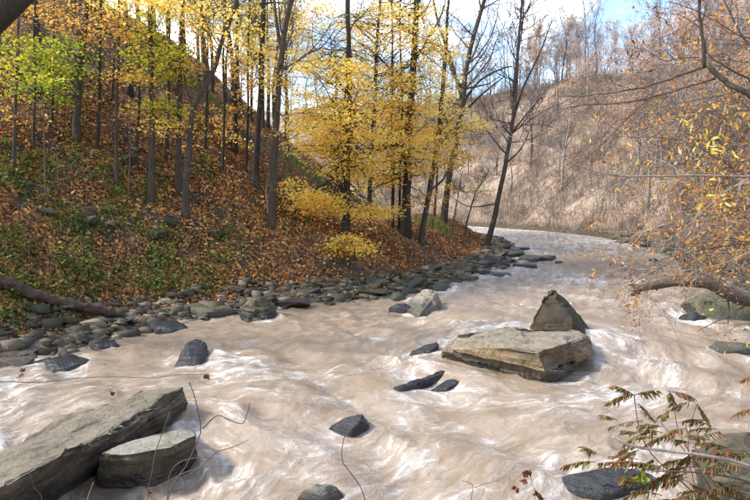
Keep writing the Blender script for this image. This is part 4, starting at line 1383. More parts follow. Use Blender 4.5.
# trees on the far slope and along its crest
cnt = 0
for k in range(3000):
    if cnt >= 165: break
    x, y = r_.uniform(-34, 62), r_.uniform(30, 88)
    s = float(samp(GS, x, y))
    if float(samp(GSIDE, x, y)) < .9 or s < 3.5 or abs(x / y) > .75 or x / y < -.42: continue
    if s < 14 and r_.uniform() < .35: continue
    z = float(hz(x, y))
    pk = r_.uniform() < (.34 if x / y > .25 else .12)
    crest = s >= 14
    put_tree(PINK[k % 2] if pk else BARE[k % 4], 'far_tree', (x, y, z), r_.uniform(.4, .95), r_.uniform(0, 6.28),
             ('pale tree with thin pinkish leaves ' if pk else 'bare grey tree ') + ('along the crest of the far slope' if crest else 'standing on the dry far slope'),
             ('pinkish' if pk else 'bare') + ' trees ' + ('along the far crest' if crest else 'on the far slope'))
    cnt += 1
cnt = 0
for k in range(400):
    if cnt >= 16: break
    y = r_.uniform(21, 42)
    x = y * r_.uniform(.36, .72)
    s = float(samp(GS, x, y))
    if float(samp(GSIDE, x, y)) < .9 or s < 1.5: continue
    pk = k % 3 > 0
    put_tree(PINK[k % 2] if pk else BARE[k % 4], 'bank_tree', (x, y, float(hz(x, y))), r_.uniform(.6, 1.0), r_.uniform(0, 6.28),
             'thin tree with pale pink-orange leaves rising from the right bank' if pk else 'thin leafless tree rising from the right bank', ('pink-leaved' if pk else 'leafless') + ' trees on the right bank', (0, r_.uniform(-.25, 0)))
    cnt += 1
g = ground(562, 190)
put_tree(PINK[0], 'pale_trunk_tree', tuple(g), .95, 1.0, 'pale-barked tree with peach leaves alone low on the far slope', None)
g = ground(655, 175)
put_tree(PINK[1], 'pale_trunk_tree', tuple(g), 1.0, 2.2, 'pale-barked tall tree with thin leaves behind the hanging branches', None)


# ------------------------------------------------------------------ shrubs on the right shore and far slope
def proto_shrub(seed, hgt, leafmat, nleaf, stems=9, leaf_size=.09, twig='twig'):
    r = np.random.default_rng(seed)
    tb = Tubes()
    tips = []
    for k in range(stems):
        a = r.uniform(0, 6.28)
        d = np.array([math.cos(a) * .7, math.sin(a) * .7, r.uniform(.5, 1.3)])
        grow(tb, r, np.array([math.cos(a) * .12, math.sin(a) * .12, -.1]), d, hgt * r.uniform(.6, 1.15), .016, 1, 3, up=.1, spread=.8, kids=(5, 5, 4), tips=tips, min_r=.004)
    m1 = tb.mesh('stem')
    m1.materials.append(M[twig])
    m2 = None
    if leafmat:
        T = [tips[i][r.integers(1, len(tips[i]))] for i in r.integers(0, len(tips), nleaf)]
        p, s, nn = sprays(T, r, 9, .22, leaf_size, flat=.6)
        m2 = leaf_mesh('foliage', p, s, nn)
        m2.materials.append(M[leafmat])
    return m1, m2


SHR = {'orange': proto_shrub(70, 2.3, 'leaf_orange', 60), 'yellow': proto_shrub(71, 2.3, 'leaf_yellow', 46), 'gold': proto_shrub(72, 2.0, 'leaf_gold', 46),
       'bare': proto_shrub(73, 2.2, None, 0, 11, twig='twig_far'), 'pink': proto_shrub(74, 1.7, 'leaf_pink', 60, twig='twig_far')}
SHL = {'orange': 'twiggy shrub with orange leaves on the right bank', 'yellow': 'twiggy shrub with yellow leaves on the right bank', 'gold': 'twiggy shrub with golden leaves on the right bank',
       'bare': 'leafless tangled grey shrub on the dry slope', 'pink': 'low shrub with pale pinkish leaves on the dry slope'}


def put_shrub(kind, x, y, sc):
    z = float(hz(x, y))
    root = empty('shrub', (x, y, z), SHL[kind], 'shrub', kind + ' shrubs')
    root.scale = (sc,) * 3
    root.rotation_euler = (0, 0, r_.uniform(0, 6.28))
    link('stem', SHR[kind][0], None, root)
    if SHR[kind][1]:
        link('foliage', SHR[kind][1], None, root)


for (x, y, k, s) in [(9.6, 13.2, 'orange', .8), (10.4, 14.6, 'yellow', 1.0), (11.2, 16.2, 'orange', 1.1), (12.2, 17.6, 'gold', 1.1), (11.6, 19.8, 'yellow', .8), (13.4, 20.4, 'orange', 1.2), (14.2, 22.4, 'gold', 1.2), (13.2, 23.0, 'bare', 1.0),
                     (15.2, 25.0, 'orange', 1.1), (16.4, 26.5, 'yellow', 1.2), (15.4, 27.6, 'bare', 1.1), (17.6, 29.0, 'gold', 1.2), (16.6, 31.5, 'bare', 1.1), (18.2, 33.4, 'orange', 1.1), (8.9, 11.3, 'yellow', .5), (9.9, 12.2, 'bare', 1.0), (12.2, 15.2, 'orange', 1.2), (13.8, 17.6, 'bare', 1.3), (10.8, 15.4, 'bare', 1.2), (11.9, 18.4, 'bare', 1.2), (13.0, 21.6, 'bare', 1.3), (15.5, 20.4, 'gold', 1.4), (17.5, 24.2, 'orange', 1.4), (11.4, 13.6, 'gold', 1.2), (20.0, 27.5, 'orange', 1.4)]:
    put_shrub(k, x, y, s)
cnt = 0
for k in range(2500):
    if cnt >= 290: break
    x, y = r_.uniform(-6, 40), r_.uniform(30, 76)
    s = float(samp(GS, x, y))
    if float(samp(GSIDE, x, y)) < .9 or s < 1.2 or s > 20 or x / y > .68 or x / y < -.15: continue
    put_shrub('pink' if r_.uniform() < .3 else 'bare', x, y, r_.uniform(.35, 1.1))
    cnt += 1

# ------------------------------------------------------------------ ground cover
def blades(name, x, y, hgt, lean, width, mat, label):
    n = len(x)
    z = hz(x, y)
    a = rng.uniform(0, 6.28, n)
    dx, dy = np.cos(a) * lean * hgt, np.sin(a) * lean * hgt
    wx, wy = -np.sin(a) * width, np.cos(a) * width
    b = np.stack([x, y, z - .03], -1)
    m = b + np.stack([dx * .35, dy * .35, hgt * .6], -1)
    t = b + np.stack([dx, dy, hgt], -1)
    w = np.stack([wx, wy, wx * 0], -1)
    v = np.stack([b - w, b + w, m + w * .7, m - w * .7, t], 1).reshape(-1, 3)
    i = np.arange(n)[:, None] * 5
    f = np.concatenate([i + np.array([[0, 1, 2, 3]]), i + np.array([[3, 2, 4, 4]])])
    me = bpy.data.meshes.new(name)
    q, t3 = f[:n], f[n:, :3]
    loops = np.concatenate([q.ravel(), t3.ravel()]).astype(np.int32)
    tot = np.concatenate([np.full(n, 4), np.full(n, 3)]).astype(np.int32)
    me.vertices.add(len(v)); me.vertices.foreach_set('co', v.astype(np.float32).ravel())
    me.loops.add(len(loops)); me.loops.foreach_set('vertex_index', loops)
    me.polygons.add(len(tot))
    me.polygons.foreach_set('loop_start', np.concatenate([[0], np.cumsum(tot)[:-1]]).astype(np.int32))
    me.polygons.foreach_set('loop_total', tot)
    me.update(calc_edges=True)
    me.validate()
    tag(link(name, me, mat), label, name.replace('_', ' '), None, 'stuff')


def scatter(n, xr, yr, cond, seed):
    r = np.random.default_rng(seed)
    X, Y = [], []
    tot = 0
    while tot < n:
        x, y = r.uniform(*xr, 60000), r.uniform(*yr, 60000)
        ok = cond(x, y, samp(GS, x, y), samp(GSIDE, x, y), r)
        X.append(x[ok]); Y.append(y[ok])
        tot += ok.sum()
    return np.concatenate(X)[:n], np.concatenate(Y)[:n]


# fallen leaves on the left bank
def c_litter(x, y, s, sd_, r):
    pn = fbm(x * .5, y * .5, 3, 91)
    return (sd_ < -.5) & (s > .1) & (np.abs(x / y) < .74) & (r.uniform(size=len(x)) < np.clip(14.0 / y, 0, 1) ** 1.1 * (.22 * smooth(.0, .4, s) + .78 * smooth(.55, 1.4, s + .6 * pn)) * (.22 + .78 * smooth(-.40, .12, pn + .5 * fbm(x * 1.6, y * 1.6, 2, 93))))


lx, ly = scatter(205000, (-34, 10), (9, 56), c_litter, 5)
ln = gnorm(lx, ly) + rng.normal(size=(len(lx), 3)) * .38
lme = leaf_mesh('fallen_leaves', np.stack([lx, ly, hz(lx, ly) + rng.uniform(.0, .05, len(lx))], -1), rng.gamma(7, .0110, len(lx)) + .010, ln, 1.5, shape=LEAF_KITE)
tag(link('fallen_leaves', lme, M['litter']), 'orange and brown fallen leaves covering the left bank', 'fallen leaves', None, 'stuff')
# thin scatter of leaves on the right side
lx, ly = scatter(16000, (2, 30), (3, 40), lambda x, y, s, sd_, r: (sd_ > .5) & (s > .8) & (r.uniform(size=len(x)) < np.clip(9.0 / y, 0, 1)), 6)
lme = leaf_mesh('scattered_leaves', np.stack([lx, ly, hz(lx, ly) + .02], -1), rng.uniform(.05, .10, len(lx)), gnorm(lx, ly) + rng.normal(size=(len(lx), 3)) * .4, 1.3, shape=LEAF_KITE)
tag(link('scattered_leaves', lme, M['litter']), 'thin scatter of dead leaves on the right bank', 'fallen leaves', None, 'stuff')
# dry grass and brush on the far slope
gx, gy = scatter(105000, (-10, 45), (26, 80), lambda x, y, s, sd_, r: (sd_ > .5) & (s > .6) & (s < 24) & (x / y < .75) & (fbm(x * .3, y * .3, 3, 14) + .5 * fbm(x * 1.3, y * 1.3, 2, 15) > -.30), 7)
blades('dry_brush', gx, gy, rng.uniform(.12, .55, len(gx)), rng.uniform(.4, 1.6, len(gx)), rng.uniform(.008, .022, len(gx)), M['drygrass'], 'dry tan grass and brush matting the far slope')
gx, gy = scatter(22000, (-10, 45), (24, 76), lambda x, y, s, sd_, r: (sd_ > .5) & (s > .8) & (s < 24) & (x / y < .75) & (fbm(x * .5, y * .5, 3, 19) > -.3), 8)
lme = leaf_mesh('slope_leaves', np.stack([gx, gy, hz(gx, gy) + .03], -1), rng.uniform(.08, .15, len(gx)), gnorm(gx, gy) + rng.normal(size=(len(gx), 3)) * .5, 1.3, shape=LEAF_KITE)
tag(link('slope_leaves', lme, M['slope_leaf']), 'pale beige leaves strewn over the dry far slope', 'fallen leaves', None, 'stuff')
gx, gy = scatter(26000, (-14, 45), (24, 78), lambda x, y, s, sd_, r: (sd_ > .5) & (s > 1.0) & (s < 26) & (x / y < .75) & (fbm(x * .35, y * .35, 3, 29) > .0), 18)
blades('slope_brush', gx, gy, rng.uniform(.5, 1.7, len(gx)), rng.uniform(.1, .7, len(gx)), rng.uniform(.006, .013, len(gx)), M['brushstem'], 'grey-brown thicket of thin stems over the far slope')
# green grass on the point
pts_ = [(340, 190, 1.6), (370, 203, 1.5), (395, 200, 1.6), (305, 172, 1.6), (318, 182, 1.4), (430, 224, .8), (210, 100, 1.6)]
X, Y = [], []
for a, b, rad in pts_:
    g = ground(a, b)
    X.append(g[0] + rng.normal(size=1500) * rad * .6); Y.append(g[1] + rng.normal(size=1500) * rad * .7)
blades('green_grass', np.concatenate(X), np.concatenate(Y), rng.uniform(.12, .42, 1500 * len(pts_)), rng.uniform(.2, 1.0, 1500 * len(pts_)), rng.uniform(.006, .014, 1500 * len(pts_)), M['grass'], 'patches of green grass on the back of the point')


wp, ws, wn_ = [], [], []
cnt = 0
for k in range(9000):
    if cnt >= 270: break
    a, b = r_.uniform(-5, 330), r_.uniform(150, 330)
    if fbm(np.array([a * .025]), np.array([b * .04]), 2, 55)[0] < .04: continue
    g = ground(a, b)
    if float(samp(GS, g[0], g[1])) < 1.2 or float(samp(GSIDE, g[0], g[1])) > 0: continue
    n = int(r_.integers(18, 60))
    sc_ = r_.uniform(.7, 1.7)
    aa = r_.uniform(0, 6.28, n)
    rad = np.abs(r_.normal(size=n)) * .19 * sc_
    q = np.stack([g[0] + np.cos(aa) * rad, g[1] + np.sin(aa) * rad, rad * 0], -1)
    q[:, 2] = hz(q[:, 0], q[:, 1]) + .03 + r_.uniform(0, .22, n) * sc_ * np.exp(-rad * 2)
    wp.append(q)
    ws.append(r_.uniform(.035, .085, n) * sc_ ** .5)
    wn_.append(np.stack([np.cos(aa) * .7, np.sin(aa) * .7, np.full(n, .8)], -1) + r_.normal(size=(n, 3)) * .35)
    cnt += 1
tag(link('green_weeds', leaf_mesh('green_weeds', np.vstack(wp), np.concatenate(ws), np.vstack(wn_)), M['weed']), 'low green weeds growing through the fallen leaves on the left bank', 'weeds', None, 'stuff')
# dead stems and fine brush standing in the litter
gx, gy = scatter(5200, (-24, 9), (10, 40), lambda x, y, s, sd_, r: (sd_ < -.5) & (s > 1.6) & (np.abs(x / y) < .72) & (fbm(x * .6, y * .6, 3, 47) > .12), 12)
blades('dead_stems', gx, gy, rng.uniform(.2, .95, len(gx)), rng.uniform(.1, .9, len(gx)), rng.uniform(.003, .007, len(gx)), M['deadstem'], 'dry brown stems and brush standing in the leaves of the left bank')
# dark mossy outcrop stones on the slope
for k, (a, b, w, h) in enumerate([(158, 238, 24, 9), (88, 222, 22, 7), (170, 225, 18, 8), (215, 236, 22, 6), (46, 216, 20, 7), (35, 312, 34, 7), (128, 164, 24, 8)]):
    g = ground(a, b)
    f = w * g[1] / FPX
    me = hull_mesh('outcrop', [[np.array([math.cos(t) * f * .5 * q, math.sin(t) * f * .4 * q, zq * f * h / w]) for t, q, zq in zip(r_.uniform(0, 6.28, 22), r_.uniform(.6, 1, 22), r_.uniform(-.5, 1, 22))]], cell=max(.06, f / 10), rough=f * .05, freq=2.5 / f, seed=k)
    o = link('outcrop_stone', me, M['rock_earth'], None, tuple(g))
    tag(o, 'dark mossy stone half buried in leaves on the slope', 'rock', 'mossy stones on the slope')

# ------------------------------------------------------------------ fallen log on the left bank
def px_tube(name, path, y0s, w0, w1, mat, parent=None, n=30, sides=10, bump=.12, seed=0, origin=None):
    """tube through photo pixels at given forward distances; widths in metres"""
    pts = smooth_path([Q(a, b, y) for (a, b), y in zip(path, y0s)], n)
    if origin is not None:
        pts = pts - origin
    tb = Tubes()
    tb.add(pts, np.linspace(w0, w1, n) * .5, sides, bump, seed)
    return link(name, tb.mesh(name), mat, parent), pts


ga, gb = ground(-40, 284), ground(127, 319)
gc = ground(40, 303)
lp = smooth_path([ga + np.array([-1.5, .6, .45]), ga + np.array([0, 0, .34]), (ga + gb) / 2 + np.array([0, 0, .05 + max(0, float(hz(*((ga + gb) / 2)[:2]) - (ga + gb)[2] / 2))]), gb + np.array([0, 0, .10])], 40)
lp[:, 2] = np.maximum(lp[:, 2], hz(lp[:, 0], lp[:, 1]) + .10)
lorg = lp[20].copy()
lroot = empty('fallen_log', tuple(lorg), 'long brown fallen log sloping down the left bank to the cobbles', 'log')
tb = Tubes()
r = np.random.default_rng(4)
lp2 = resample(lp, 110)
tb.add(lp2 - lorg + r.normal(size=lp2.shape) * .006, np.linspace(.145, .10, 110) * r.uniform(.93, 1.07, 110), 20, .26, 3)
link('trunk', tb.mesh('trunk'), M['log'], lroot)
for k, (i, d) in enumerate([(12, (.1, -.3, .35)), (22, (-.1, -.35, .2)), (31, (.15, .1, .4))]):
    t2 = Tubes()
    a = lp[i] - lorg
    t2.add(np.array([a, a + np.array(d) * .5, a + np.array(d) * .9]), [.045, .035, .02], 6, .1, k)
    link('branch_stub', t2.mesh('branch_stub'), M['log'], lroot)

# ------------------------------------------------------------------ broken trunk hanging out over the right shore
dg = np.array([8.4, 8.9, 0.0]); dg[2] = float(hz(8.4, 8.9))
droot = empty('broken_trunk', tuple(dg), 'broken grey-brown dead trunk reaching out over the water from right shore', 'dead tree')
dpts = smooth_path([dg - np.array([0, 0, .2]), dg + np.array([-.5, 0, .35]), Q(800, 309, 9.0), Q(750, 301, 9.0), Q(722, 290, 9.0), Q(704, 282.5, 9.0), Q(680, 281, 9.05), Q(655, 285, 9.1), Q(635, 289.5, 9.1)], 44) - dg
tb = Tubes()
rr = np.interp(np.linspace(0, 1, 44), [0, .35, .6, .8, 1], [.20, .15, .112, .09, .06])
tb.add(dpts, rr, 14, .24, 9)
link('trunk', tb.mesh('trunk'), M['dead_trunk'], droot)
tb = Tubes()
e = dpts[-1]
for k in range(7):
    o_ = np.array([0, *(np.random.default_rng(k).normal(size=2) * .035)])
    tb.add(np.array([e + o_ + np.array([.06, 0, 0]), e + o_ * 1.2 + np.array([-.03 - .012 * k, 0, -.01])]), [.028, .006], 4)
link('splintered_end', tb.mesh('splintered_end'), M['log'], droot)
for k, (i, d, w) in enumerate([(40, (0, -.03, -.09), .03), (30, (.02, -.05, -.5), .016), (24, (-.2, -.1, -.75), .014), (26, (-.9, -.1, -.45), .014), (20, (-.25, .1, .5), .02)]):
    t2 = Tubes()
    a = dpts[i]
    t2.add(np.array([a, a + np.array(d) * .5 + np.array([.03, 0, 0]), a + np.array(d)]), [w, w * .8, w * .4], 5, .1, k)
    link('branch_stub', t2.mesh('branch_stub'), M['twig'], droot)

# ------------------------------------------------------------------ branches reaching in from a tree on the near right bank
tg = np.array([5.9, 4.6, 0.0]); tg[2] = float(hz(5.9, 4.6))
troot = empty('overhanging_tree', tuple(tg), 'tree on the near right bank stretching bare branches over the river', 'tree')
r = np.random.default_rng(8)
ttr = smooth_path([tg - np.array([0, 0, .3]), tg, tg + np.array([-.15, .1, 1.6]), tg + np.array([-.5, .2, 3.4]), tg + np.array([-.6, .3, 5.5]), tg + np.array([-.5, .2, 7.5])], 24) - tg
tb = Tubes()
tb.add(ttr, np.linspace(.16, .05, 24), 10, .14, 5)
link('trunk', tb.mesh('trunk'), M['bark'], troot)
OVER_LEAF = {'leaf_yellow': [], 'leaf_orange': [], 'leaf_dead': [], 'leaf_gold': []}


def bough(path, y0, y1, w0, w1, mat='twig', kids=0, klen=.5, from_trunk=None, leaf=None, nleaf=0, lrange=(.3, 1), down=0.0, gen=2):
    n = 26
    ys = np.linspace(y0, y1, len(path))
    pts = smooth_path([Q(a, b, y) for (a, b), y in zip(path, ys)], n) - tg
    if from_trunk is not None:
        a = ttr[np.argmin(np.abs(ttr[:, 2] - (from_trunk - tg[2])))]
        pts = np.vstack([bez(a, (a + pts[0]) / 2 + np.array([0, 0, -.05]), pts[0], 8)[:-1], pts])
    m = len(pts)
    pts = pts + np.cumsum(r.normal(size=pts.shape), 0) * .004
    tb = Tubes()
    rad = np.linspace(w0, w1, m) * .5
    tb.add(pts, rad, 6, .12, int(path[0][0]))
    tips = []
    for k in range(kids):
        i = r.integers(int(m * lrange[0]), m - 1)
        t = pts[i + 1] - pts[i]
        t /= np.linalg.norm(t)
        s = np.cross(t, r.normal(size=3))
        s /= np.linalg.norm(s)
        d = t * .8 + s * .75 + np.array([0, 0, -down])
        grow(tb, r, pts[i], d, klen * r.uniform(.5, 1.4), max(rad[i] * .5, .0028), 4 - gen, 3, up=-.05, spread=.6, kids=(4, 4, 3), tips=tips, min_r=.0022)
    link('bough', tb.mesh('bough'), M[mat], troot)
    if leaf and tips:
        for k in range(nleaf):
            tp = tips[r.integers(len(tips))]
            OVER_LEAF[leaf].append(tp[r.integers(1, len(tp))])
    return pts


bough([(790, 118), (750, 97), (722, 82), (705, 67)], 5.0, 5.2, .062, .040, 'bark', from_trunk=3.3)
bough([(705, 67), (703, 45), (700, 15), (698, -25), (694, -60)], 5.2, 5.1, .034, .018, 'bark', 6, .5, leaf='leaf_dead', nleaf=8)
bough([(705, 67), (690, 72), (655, 84), (625, 91), (595, 94), (560, 94)], 5.2, 5.5, .026, .006, 'twig', 8, .5, down=.2, leaf='leaf_dead', nleaf=8, gen=1)
bough([(716, 78), (690, 86), (655, 97), (625, 104), (590, 107), (555, 112)], 5.2, 5.6, .024, .006, 'twig', 8, .5, down=.2, gen=1)
bough([(655, 85), (648, 98), (628, 117), (610, 135), (592, 150), (570, 172), (545, 205)], 5.4, 5.6, .014, .004, 'twig', 12, .6, down=.25, gen=1)
bough([(628, 117), (614, 122), (596, 140), (580, 150)], 5.45, 5.6, .010, .004, 'twig', 5, .4, gen=1)
bough([(750, 82), (722, 66), (708, 56), (707, 40)], 5.1, 5.2, .02, .008, 'bark', 5, .4)
bough([(700, 57), (680, 58), (662, 58), (645, 48), (622, 41)], 5.2, 5.4, .012, .004, 'twig', 5, .3, leaf='leaf_dead', nleaf=10, gen=1)
bough([(790, 40), (750, 40), (715, 22), (690, 8), (668, 2)], 5.3, 5.5, .02, .006, 'twig', 10, .5, from_trunk=4.4, leaf='leaf_orange', nleaf=60)
bough([(790, 70), (745, 45), (730, 20), (715, -10)], 5.6, 5.8, .024, .010, 'bark', 8, .6, from_trunk=4.2, leaf='leaf_orange', nleaf=50)
bough([(800, 178), (750, 178), (700, 177), (655, 177), (615, 176), (580, 167), (556, 153), (550, 148)], 5.4, 5.8, .036, .012, 'bark_pale', 12, .7, from_trunk=2.9, down=.1)
bough([(556, 153), (545, 148), (520, 140), (500, 133)], 5.8, 6.0, .008, .004, 'twig_pale', 3, .3, gen=1)
bough([(790, 190), (748, 177), (720, 160), (692, 143), (670, 138), (640, 137), (622, 136)], 5.8, 6.2, .030, .006, 'twig', 14, .7, from_trunk=2.7, leaf='leaf_gold', nleaf=30)
bough([(790, 125), (750, 140), (715, 152), (680, 165), (650, 170)], 5.8, 6.2, .02, .006, 'twig', 12, .7, from_trunk=3.0, leaf='leaf_gold', nleaf=50)
bough([(790, 160), (750, 180), (715, 205), (690, 228), (662, 248)], 5.8, 6.4, .022, .005, 'twig_pale', 14, .8, from_trunk=2.6, leaf='leaf_orange', nleaf=70)
bough([(790, 190), (750, 205), (720, 222), (690, 250), (660, 262), (628, 282), (608, 284)], 6.6, 7.0, .022, .005, 'twig', 10, .6, from_trunk=2.4, leaf='leaf_dead', nleaf=20)
bough([(790, 240), (750, 243), (715, 245), (690, 250), (660, 266), (628, 283)], 7.0, 7.3, .03, .008, 'bark_grey', 10, .6, from_trunk=2.2, leaf='leaf_orange', nleaf=60)
bough([(800, 220), (755, 230), (728, 262), (715, 290), (700, 305)], 7.0, 7.2, .02, .006, 'twig', 10, .6, from_trunk=2.2, leaf='leaf_orange', nleaf=60)
bough([(800, 100), (760, 110), (730, 115), (700, 130), (675, 128)], 5.8, 6.2, .02, .006, 'twig', 12, .6, from_trunk=3.2, leaf='leaf_yellow', nleaf=90)
bough([(800, 150), (765, 158), (735, 165), (708, 158)], 5.0, 5.1, .02, .006, 'twig', 12, .55, from_trunk=2.9, leaf='leaf_yellow', nleaf=90)
bough([(800, 130), (765, 118), (740, 100), (715, 100)], 6.0, 6.3, .02, .006, 'twig', 12, .6, from_trunk=3.3, leaf='leaf_gold', nleaf=70)
bough([(800, 200), (760, 205), (730, 215), (700, 218)], 6.5, 6.8, .02, .006, 'twig', 12, .6, from_trunk=2.7, leaf='leaf_orange', nleaf=80)
bough([(800, 270), (760, 262), (730, 250), (700, 240)], 7.5, 7.8, .02, .006, 'twig', 12, .7, from_trunk=2.0, leaf='leaf_orange', nleaf=90)
bough([(800, 330), (765, 326), (742, 325), (733, 330)], 6.0, 6.2, .012, .005, 'twig', 7, .3, from_trunk=1.6, leaf='leaf_yellow', nleaf=30)
for k in range(30):
    yb = r.uniform(95, 270) if k < 16 else r.uniform(0, 130)
    x1 = r.uniform(600, 690)
    bough([(800, yb - r.uniform(-10, 50)), (755, yb), ((755 + x1) / 2, yb + r.uniform(-6, 22)), (x1, yb + r.uniform(5, 60))], r.uniform(5.6, 7.5), r.uniform(6.2, 8), .013, .004, ['twig', 'twig_pale', 'bark'][k % 3], 9, .7, from_trunk=float(np.interp(yb, [0, 95, 270], [4.6, 3.6, 2.0])), leaf='leaf_orange', nleaf=14, down=.05)
for lm, T in OVER_LEAF.items():
    if not T: continue
    T = [t_ for i_, t_ in enumerate(T) if i_ % 6 < (3 if lm == 'leaf_orange' else (1 if lm == 'leaf_yellow' else 2))]
    p, s, nn = sprays(T, r, 4.5, .10, .046 if lm != 'leaf_dead' else .036, flat=.8)
    nn[:, 2] *= .25
    link('foliage', leaf_mesh('foliage', p, s, nn, 1.4, shape=LEAF_LONG), M[lm], troot)['kind'] = 'stuff'

# ------------------------------------------------------------------ sumac at the near right
sg = np.array([2.75, 3.55, 0.0]); sg[2] = float(hz(2.75, 3.55))
sroot = empty('sumac', tuple(sg), 'red and green sumac with drooping feathered leaves on the near right bank', 'shrub')
SY = 4.0


def stem(path, w0, w1, mat='twig', y=SY, to_ground=False, parent=None, org=None, name='stem'):
    org = sg if org is None else org
    pts = [Q(a, b, y + .03 * k) for k, (a, b) in enumerate(path)]
    if to_ground:
        g = pts[-1].copy()
        pts.append(np.array([g[0] * .99 + org[0] * .01, y - .12, g[2] - .35]))
        pts.append(np.array([org[0], org[1], org[2] - .05]))
    pts = smooth_path(pts, 22) - org
    tb = Tubes()
    tb.add(pts + np.cumsum(r.normal(size=pts.shape), 0) * .0012, np.linspace(w0, w1, 22) * .5, 6, .14, 3)
    return link(name, tb.mesh(name), M[mat], parent or sroot)


stem([(634, 395), (637, 415), (641, 435), (655, 458), (690, 490), (720, 520)], .006, .012, 'twig', to_ground=True)
stem([(662, 424), (682, 448), (702, 470), (726, 502)], .005, .009, 'twig', y=3.95, to_ground=True)
stem([(670, 390), (674, 410), (678, 432), (690, 455), (710, 490), (725, 520)], .005, .010, 'twig', y=4.1, to_ground=True)
stem([(697, 404), (690, 425), (688, 455), (698, 500)], .005, .010, 'twig', y=4.15, to_ground=True)
stem([(594, 462), (625, 470), (660, 470), (700, 490), (730, 520)], .004, .008, 'twig', y=3.9, to_ground=True)
LFT = np.array([[0, -.1, 0], [.16, .15, .03], [.13, .6, .02], [0, 1.0, -.04], [-.13, .6, .02], [-.16, .15, .03]])


def feather(a, b, y, n=9, ll=.058, droop=.7):
    """one compound leaf: arched midrib with paired drooping leaflets"""
    A, B = Q(*a, y) - sg, Q(*b, y + r.normal() * .06) - sg
    Lr = np.linalg.norm(B - A)
    rib = bez(A, (A + B) / 2 + np.array([0, 0, .12 * Lr]), B, n + 2)
    tb = Tubes()
    tb.add(rib, np.linspace(.0032, .0012, n + 2), 4)
    V, F = [], []
    k = 0
    for i in range(2, n + 2):
        t = rib[i] - rib[i - 1]
        t /= np.linalg.norm(t)
        sd_ = np.cross(t, [0, 0, 1])
        sd_ /= np.linalg.norm(sd_) + 1e-9
        for sgn in (-1, 1):
            if r.uniform() < .14: continue
            d = sd_ * sgn * r.uniform(.3, .8) + t * .45 + np.array([0, 0, -droop * r.uniform(.6, 1.3)])
            d /= np.linalg.norm(d)
            w = np.cross(d, t + r.normal(size=3) * .3)
            w /= np.linalg.norm(w)
            u = np.cross(d, w)
            l = ll * r.uniform(.55, 1.3) * (1 - .35 * abs(i / (n + 1) - .5) * 2)
            V.append(rib[i] + l * (LFT[:, 0, None] * w * 1.1 + LFT[:, 1, None] * d + LFT[:, 2, None] * u * 2))
            F.append(LEAF_F + k)
            k += 6
    ob = link('leaf_stalk', tb.mesh('leaf_stalk'), M['twig'], sroot)
    link('leaflet', mesh_np('leaflet', np.vstack(V), np.vstack(F)), M['sumac'], ob)['kind'] = 'stuff'


for (a, b, y) in [((633, 395), (606, 404), 4.0), ((635, 396), (614, 386), 4.0), ((635, 395), (660, 391), 4.0), ((638, 404), (652, 419), 4.0), ((663, 427), (637, 426), 3.95), ((669, 391), (673, 408), 4.1), ((672, 392), (694, 398), 4.1),
                  ((692, 401), (676, 407), 4.15), ((706, 421), (684, 421), 4.15), ((682, 431), (645, 446), 4.1), ((727, 448), (697, 443), 4.15), ((750, 457), (715, 454), 4.15), ((664, 470), (621, 462), 3.9), ((686, 474), (624, 499), 3.9),
                  ((597, 454), (582, 447), 3.9), ((594, 462), (562, 467), 3.9), ((727, 489), (699, 493), 3.9), ((639, 450), (615, 464), 4.0), ((697, 404), (709, 424), 4.15), ((695, 440), (720, 432), 4.1), ((690, 455), (668, 478), 4.1), ((700, 470), (728, 470), 3.95),
                  ((680, 470), (650, 484), 3.9), ((690, 485), (720, 500), 3.9), ((672, 410), (657, 420), 4.1), ((640, 435), (624, 446), 4.0), ((700, 492), (672, 505), 3.85), ((655, 458), (640, 474), 4.0), ((760, 408), (733, 416), 4.2), ((765, 375), (742, 380), 4.2), ((710, 480), (742, 494), 3.95), ((702, 455), (680, 462), 4.15)]:
    feather(a, b, y, n=int(max(6, np.hypot(a[0] - b[0], a[1] - b[1]) / 2.1)), ll=.070)
for k in range(34):
    a = (r.uniform(612, 748), r.uniform(420, 502))
    b = (a[0] - r.uniform(14, 36), a[1] + r.uniform(-6, 16))
    feather(a, b, r.uniform(3.8, 4.2), n=int(r.integers(7, 12)), ll=.062)
p, s, nn = sprays([Q(642, 478, 3.85) - sg], r, 8, .05, .05)
link('green_leaf', leaf_mesh('green_leaf', p, s, nn), M['leaf_green'], sroot)['kind'] = 'stuff'
# bare pale branch lying through the sumac
bg = np.array([3.6, 3.7, 0.0]); bg[2] = float(hz(3.6, 3.7))
proot = empty('pale_branch', tuple(bg), 'pale peeled forked branch slanting through the sumac leaves', 'branch')
stem([(613, 437), (622, 443), (650, 449), (690, 453), (725, 459), (752, 467), (800, 480), (840, 500)], .018, .036, 'twig_pale', y=3.8, parent=proot, org=bg, to_ground=True, name='branch')
stem([(685, 423), (690, 437), (698, 453)], .009, .013, 'twig_pale', y=3.88, parent=proot, org=bg, name='side_branch')
stem([(655, 471), (690, 472), (720, 475), (752, 482), (810, 500)], .011, .02, 'twig', y=3.75, parent=proot, org=bg, to_ground=True, name='branch')

